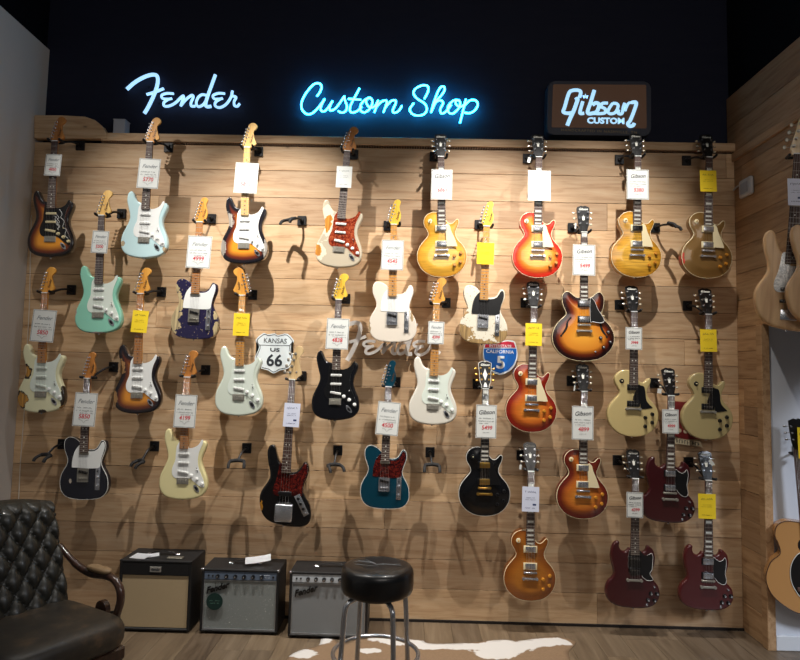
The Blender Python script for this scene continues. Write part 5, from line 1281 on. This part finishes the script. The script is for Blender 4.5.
for s in ES_: tube(bm, catmull([(x, y, .0068) for x, y in s], 4), .0016, 5, flat=(1, .0008), up=Vector((0, 0, 1)))
link('emblem', fin(bm), pm('emblem_grey', (130, 134, 138), .5), st)
bm = bmesh.new(); lathe(bm, [(0, -.122), (SR*.72, -.122), (SR*.72, -.138), (0, -.138)], 32); bmesh.ops.recalc_face_normals(bm, faces=bm.faces); link('seat_plate', fin(bm), BLKM, root, (0, 0, zt_))
zb_ = zt_-.130
LEG = [(-.150, -.085), (.085, -.150), (-.085, .150), (.150, .085)]
LEG = [(-.158, -.095), (.088, -.158), (-.095, .158), (.150, .110)]
for (lx, ly) in LEG:
    a = Vector((lx, ly, 0)); u = a.normalized(); bm = bmesh.new()
    pts = catmull([tuple(u*.05+Vector((0, 0, zb_-.004))), tuple(u*(a.length*.62)+Vector((0, 0, zb_-.010))), tuple(u*(a.length*.86)+Vector((0, 0, zb_-.030))), tuple(u*(a.length*.93)+Vector((0, 0, zb_-.075))), tuple(u*(a.length)+Vector((0, 0, zb_*.55))), tuple(u*(a.length*1.12)+Vector((0, 0, .012)))], 6)
    tube(bm, pts, .0125, 12); lg = link('leg', fin(bm, True), CHROME, root)
    bm = bmesh.new(); q = u*(a.length*1.12); cyl(bm, (q.x, q.y, 0), (q.x, q.y, .022), .016, .015, n=12); link('foot_cap', fin(bm, True, 40), BLK, lg)
fr_ = .205; bm = bmesh.new(); zf = at(377, 656, YSTL).z; tube(bm, [(fr_*math.cos(t), fr_*math.sin(t), zf) for t in np.linspace(0, 2*PI, 48, endpoint=False)], .0105, 10, closed=True); link('foot_ring', fin(bm, True), CHROME, root)

# ---------------------------------------------------------------- cowhide rug
m, nt, b = nodes('cowhide'); v = coords(nt, (1, 1, 1)); n1 = N(nt, 'ShaderNodeTexNoise', Scale=2.6, Detail=6.0, Roughness=.6, Distortion=.5); nt.links.new(v, n1.inputs['Vector'])
at_ = N(nt, 'ShaderNodeAttribute', attribute_name='pale'); f = mathn(nt, 'ADD', mathn(nt, 'MULTIPLY', n1.outputs['Fac'], .8), at_.outputs['Fac'])
n2 = N(nt, 'ShaderNodeTexNoise', Scale=90.0, Detail=3.0); nt.links.new(v, n2.inputs['Vector'])
br = mix(nt, n2.outputs['Fac'], (118, 94, 70), (142, 116, 90)); c_ = mix(nt, ramp(nt, f, [(.60, (0, 0, 0)), (.63, (255, 255, 255))]), br, (206, 202, 198)); nt.links.new(c_, b.inputs['Base Color']); b.inputs['Roughness'].default_value = .9
rg = [(286, 660), (300, 651), (318, 646), (322, 638), (333, 639), (341, 645), (355, 641), (376, 636.5), (392, 636.5), (412, 640), (422, 640), (428, 643.5), (450, 644), (475, 643), (500, 640.5), (520, 641), (541, 637.5), (556, 636.8), (574, 641), (575, 645), (569, 652), (571, 662), (582, 680), (570, 730), (420, 760), (280, 730), (270, 690)]
P = [(atz(x, y).x, atz(x, y).y) for x, y in rg]; P = smooth2(P, 4); P = np.array(P)
if (P[:, 0]*np.roll(P[:, 1], -1)-np.roll(P[:, 0], -1)*P[:, 1]).sum() < 0: P = P[::-1]
gx, gy = np.meshgrid(np.arange(P[:, 0].min(), P[:, 0].max(), .03), np.arange(P[:, 1].min(), P[:, 1].max(), .03)); gx, gy = gx.ravel(), gy.ravel(); ok = inside(gx, gy, P); gx, gy = gx[ok], gy[ok]; ok = dist(gx, gy, P) > .015; A_ = np.concatenate([P, np.stack([gx[ok], gy[ok]], 1)])
v2, e2, f2, *_ = delaunay_2d_cdt([Vector(a) for a in A_], [], [list(range(len(P)))], 1, 1e-6); bm = bmesh.new(); ly = bm.verts.layers.float.new('pale'); V = []
W1 = [(322, 640, .16, .10), (388, 640, .20, .09), (425, 646, .20, .06), (470, 647, .26, .07), (505, 648, .25, .10), (540, 643, .22, .06), (300, 654, .20, .06), (372, 652, .15, .05), (495, 655, .22, .06), (525, 646, .18, .05)]
W1 = [(atz(x, y), a, b_) for x, y, a, b_ in W1]
for q in v2:
    d = dist(np.array([q[0]]), np.array([q[1]]), P)[0]; w = bm.verts.new((q[0], q[1], .003+.004*min(1, d/.02)+.002*math.sin(q[0]*9)*math.cos(q[1]*11)))
    w[ly] = max([0]+[.5*math.exp(-(((q[0]-c.x)/a)**2+((q[1]-c.y)/(b_*1.6))**2)) for c, a, b_ in W1])-.14; V.append(w)
for f in f2:
    ff = bm.faces.new([V[i] for i in f]); ff.normal_update(); ff.smooth = True
    if ff.normal.z < 0: ff.normal_flip()
bmesh.ops.solidify(bm, geom=bm.faces[:], thickness=.003)
tag(link('cowhide_rug', fin(bm, True), m), 'brown and white cowhide rug on the floor under the stool', 'rug')

# ---------------------------------------------------------------- armchair
LEA = pm('dark_leather', (36, 35, 30), .42, coat=.12)
m, nt, b = nodes('worn_leather'); v = coords(nt, (1, 1, 1)); n1 = N(nt, 'ShaderNodeTexNoise', Scale=9.0, Detail=8.0, Roughness=.7); nt.links.new(v, n1.inputs['Vector'])
nt.links.new(ramp(nt, n1.outputs['Fac'], [(.3, (30, 28, 26)), (.55, (52, 46, 38)), (.72, (88, 70, 52))]), b.inputs['Base Color']); b.inputs['Roughness'].default_value = .42
bp = N(nt, 'ShaderNodeBump', Strength=.3, Distance=.003); nt.links.new(n1.outputs['Fac'], bp.inputs['Height']); nt.links.new(bp.outputs[0], b.inputs['Normal']); WL = m
WOODD = wood('dark_wood', (62, 38, 28), (34, 20, 16), .3, .5)
YCH = -1.15
cb = at(22, 600, YCH)
ch = empty('armchair', (cb.x, YCH, 0), (0, 0, R(60)), 'button-tufted dark leather armchair with carved wooden arms, lower left corner', 'armchair')
# back: local x right, y back, z up; tufted surface
BW, B0, B1 = .30, .30, .93
def lim(u): return 1-.10*max(0, u)**2
def tuft(x, s):
    dx, ds = .105, .145; best = 9
    for row in range(-1, 8):
        z = row*ds*.5+.05; offx = dx*.5 if row % 2 else 0
        k = round((x-offx)/dx); d = math.hypot((x-offx-k*dx), (s-z)); best = min(best, d)
    return best
bm = bmesh.new(); nx_, nz_ = 72, 80; Gd = []
for j in range(nz_+1):
    s = j/nz_; z = B0+(B1-B0)*s; row = []
    wv = BW*(1.0-.06*s) 
    for i in range(nx_+1):
        u = -1+2*i/nx_; x = u*wv; aa = x/.105+(s*(B1-B0)-.05)/.145; bb = x/.105-(s*(B1-B0)-.05)/.145; puff = .036*(abs(math.sin(PI*aa)*math.sin(PI*bb))+.0001)**.38
        edge = min(1, (1-abs(u))/.10, (1-s)/.07+.0); edge = max(0, edge)**.5
        top = -.035*(u*u)*s
        y = .06+.20*s-.05*edge-puff*edge+.02*abs(u)**2; row.append(bm.verts.new((x, y, z+top)))
    Gd.append(row)
for j in range(nz_):
    for i in range(nx_): f = bm.faces.new((Gd[j][i], Gd[j][i+1], Gd[j+1][i+1], Gd[j+1][i])); f.smooth = True
bk = []
for (i, j) in [(i, 0) for i in range(nx_+1)]+[(nx_, j) for j in range(1, nz_+1)]+[(i, nz_) for i in range(nx_-1, -1, -1)]+[(0, j) for j in range(nz_-1, 0, -1)]:
    w = Gd[j][i]; s = j/nz_; bk.append((w, bm.verts.new((w.co.x*.97, .16+.20*s, w.co.z*.995))))
for (a, a2), (b_, b2) in zip(bk, bk[1:]+bk[:1]): f = bm.faces.new((a, a2, b2, b_)); f.smooth = True
bm.faces.new([x[1] for x in bk]); bmesh.ops.recalc_face_normals(bm, faces=bm.faces)
bo = link('backrest', fin(bm, True, 60), LEA, ch)
k = 0
for row in range(0, 10):
    z = row*.145*.5+.05; s = z/(B1-B0)
    if s > .95: break
    offx = .0525 if row % 2 else 0
    for c in range(-3, 4):
        x = offx+c*.105
        if abs(x) > BW*.93: continue
        u = x/(BW*(1-.06*s)); bm2 = cached('btn', lambda: (lambda bm: (bmesh.ops.create_uvsphere(bm, u_segments=10, v_segments=6, radius=1, matrix=Matrix.Diagonal((.009, .005, .009, 1))), fin(bm, True))[1])(bmesh.new()))
        link('button', bm2, LEA, bo, (x, .06+.20*s-.05-.003+.02*u*u, B0+z-.035*u*u*s))
# seat cushion: thick, rounded front
def pad(bm, w, d, h, e=.35, nu=28, nv=16):
    def sp(c_, e_): return math.copysign(abs(c_)**e_, c_)
    R_ = []
    for j in range(nv+1):
        ph = -PI/2+PI*j/nv; row = []
        for i in range(nu):
            th = 2*PI*i/nu; row.append(bm.verts.new((w*sp(math.cos(ph), e)*sp(math.cos(th), e), d*sp(math.cos(ph), e)*sp(math.sin(th), e), h*sp(math.sin(ph), .6))))
        R_.append(row)
    for j in range(nv):
        for i in range(nu):
            q = (R_[j][i], R_[j][(i+1) % nu], R_[j+1][(i+1) % nu], R_[j+1][i])
            try: f = bm.faces.new(q); f.smooth = True
            except ValueError: pass
    bmesh.ops.remove_doubles(bm, verts=bm.verts, dist=1e-5)
bm = bmesh.new(); pad(bm, .315, .30, .085); link('seat_cushion', fin(bm, True), WL, ch, (0, -.16, .335))
link('seat_frame', boxm(-.30, .30, -.42, .14, .20, .265, bev=.01), WOODD, ch)
for s in (-1, 1):
    bm = bmesh.new(); X = s*.325
    tube(bm, catmull([(X*.93, .20, .655), (X*.96, .06, .580), (X, -.06, .545), (X, -.18, .555), (X, -.26, .550), (X, -.31, .510), (X, -.32, .455), (X, -.30, .39), (X, -.27, .33), (X, -.25, .27)], 5), [.017]*5+[.020]*36+[.022]*5, 10)
    a = link('arm', fin(bm, True), WOODD, ch)
    bm = bmesh.new(); pad(bm, .030, .095, .016, .7, 18, 8); link('arm_pad', fin(bm, True), pm('tan_pad', (128, 104, 74), .6), a, (X, -.13, .580))
    bm = bmesh.new(); cyl(bm, (X-.014, -.18, .385), (X+.014, -.18, .385), .045, .045, n=20); tube(bm, catmull([(X, -.18, .35), (X, -.19, .31), (X, -.21, .27)], 4), .018, 8); link('carved_scroll', fin(bm, True, 40), WOODD, a)
    for y_ in (-.38, .10):
        bm = bmesh.new(); tube(bm, catmull([(s*.26, y_, .21), (s*.275, y_-(.03 if y_ < 0 else -.03), .14), (s*.27, y_, .07), (s*.28, y_-(.03 if y_ < 0 else -.04), .0)], 5), [.032, .031, .03, .029, .028, .027, .026, .025, .024, .023, .022, .021, .020, .020, .021, .022], 10); link('leg', fin(bm, True), WOODD, ch)
for o in list(bpy.data.objects):
    if '_ny' in o.keys(): del o['_ny']
# every kind that repeats carries its group
GROUPS = {'electric guitar': 'electric guitars on the board wall', 'bass guitar': 'bass guitars', 'price tag': 'price tags on the guitars', 'guitar hanger': 'guitar hangers', 'amplifier': 'amplifiers on the floor', 'paper tag': 'small tags on headstocks', 'paper': 'papers on the amplifiers'}
for o in bpy.data.objects:
    if o.parent is None and o.get('category') in GROUPS: o['group'] = GROUPS[o['category']]
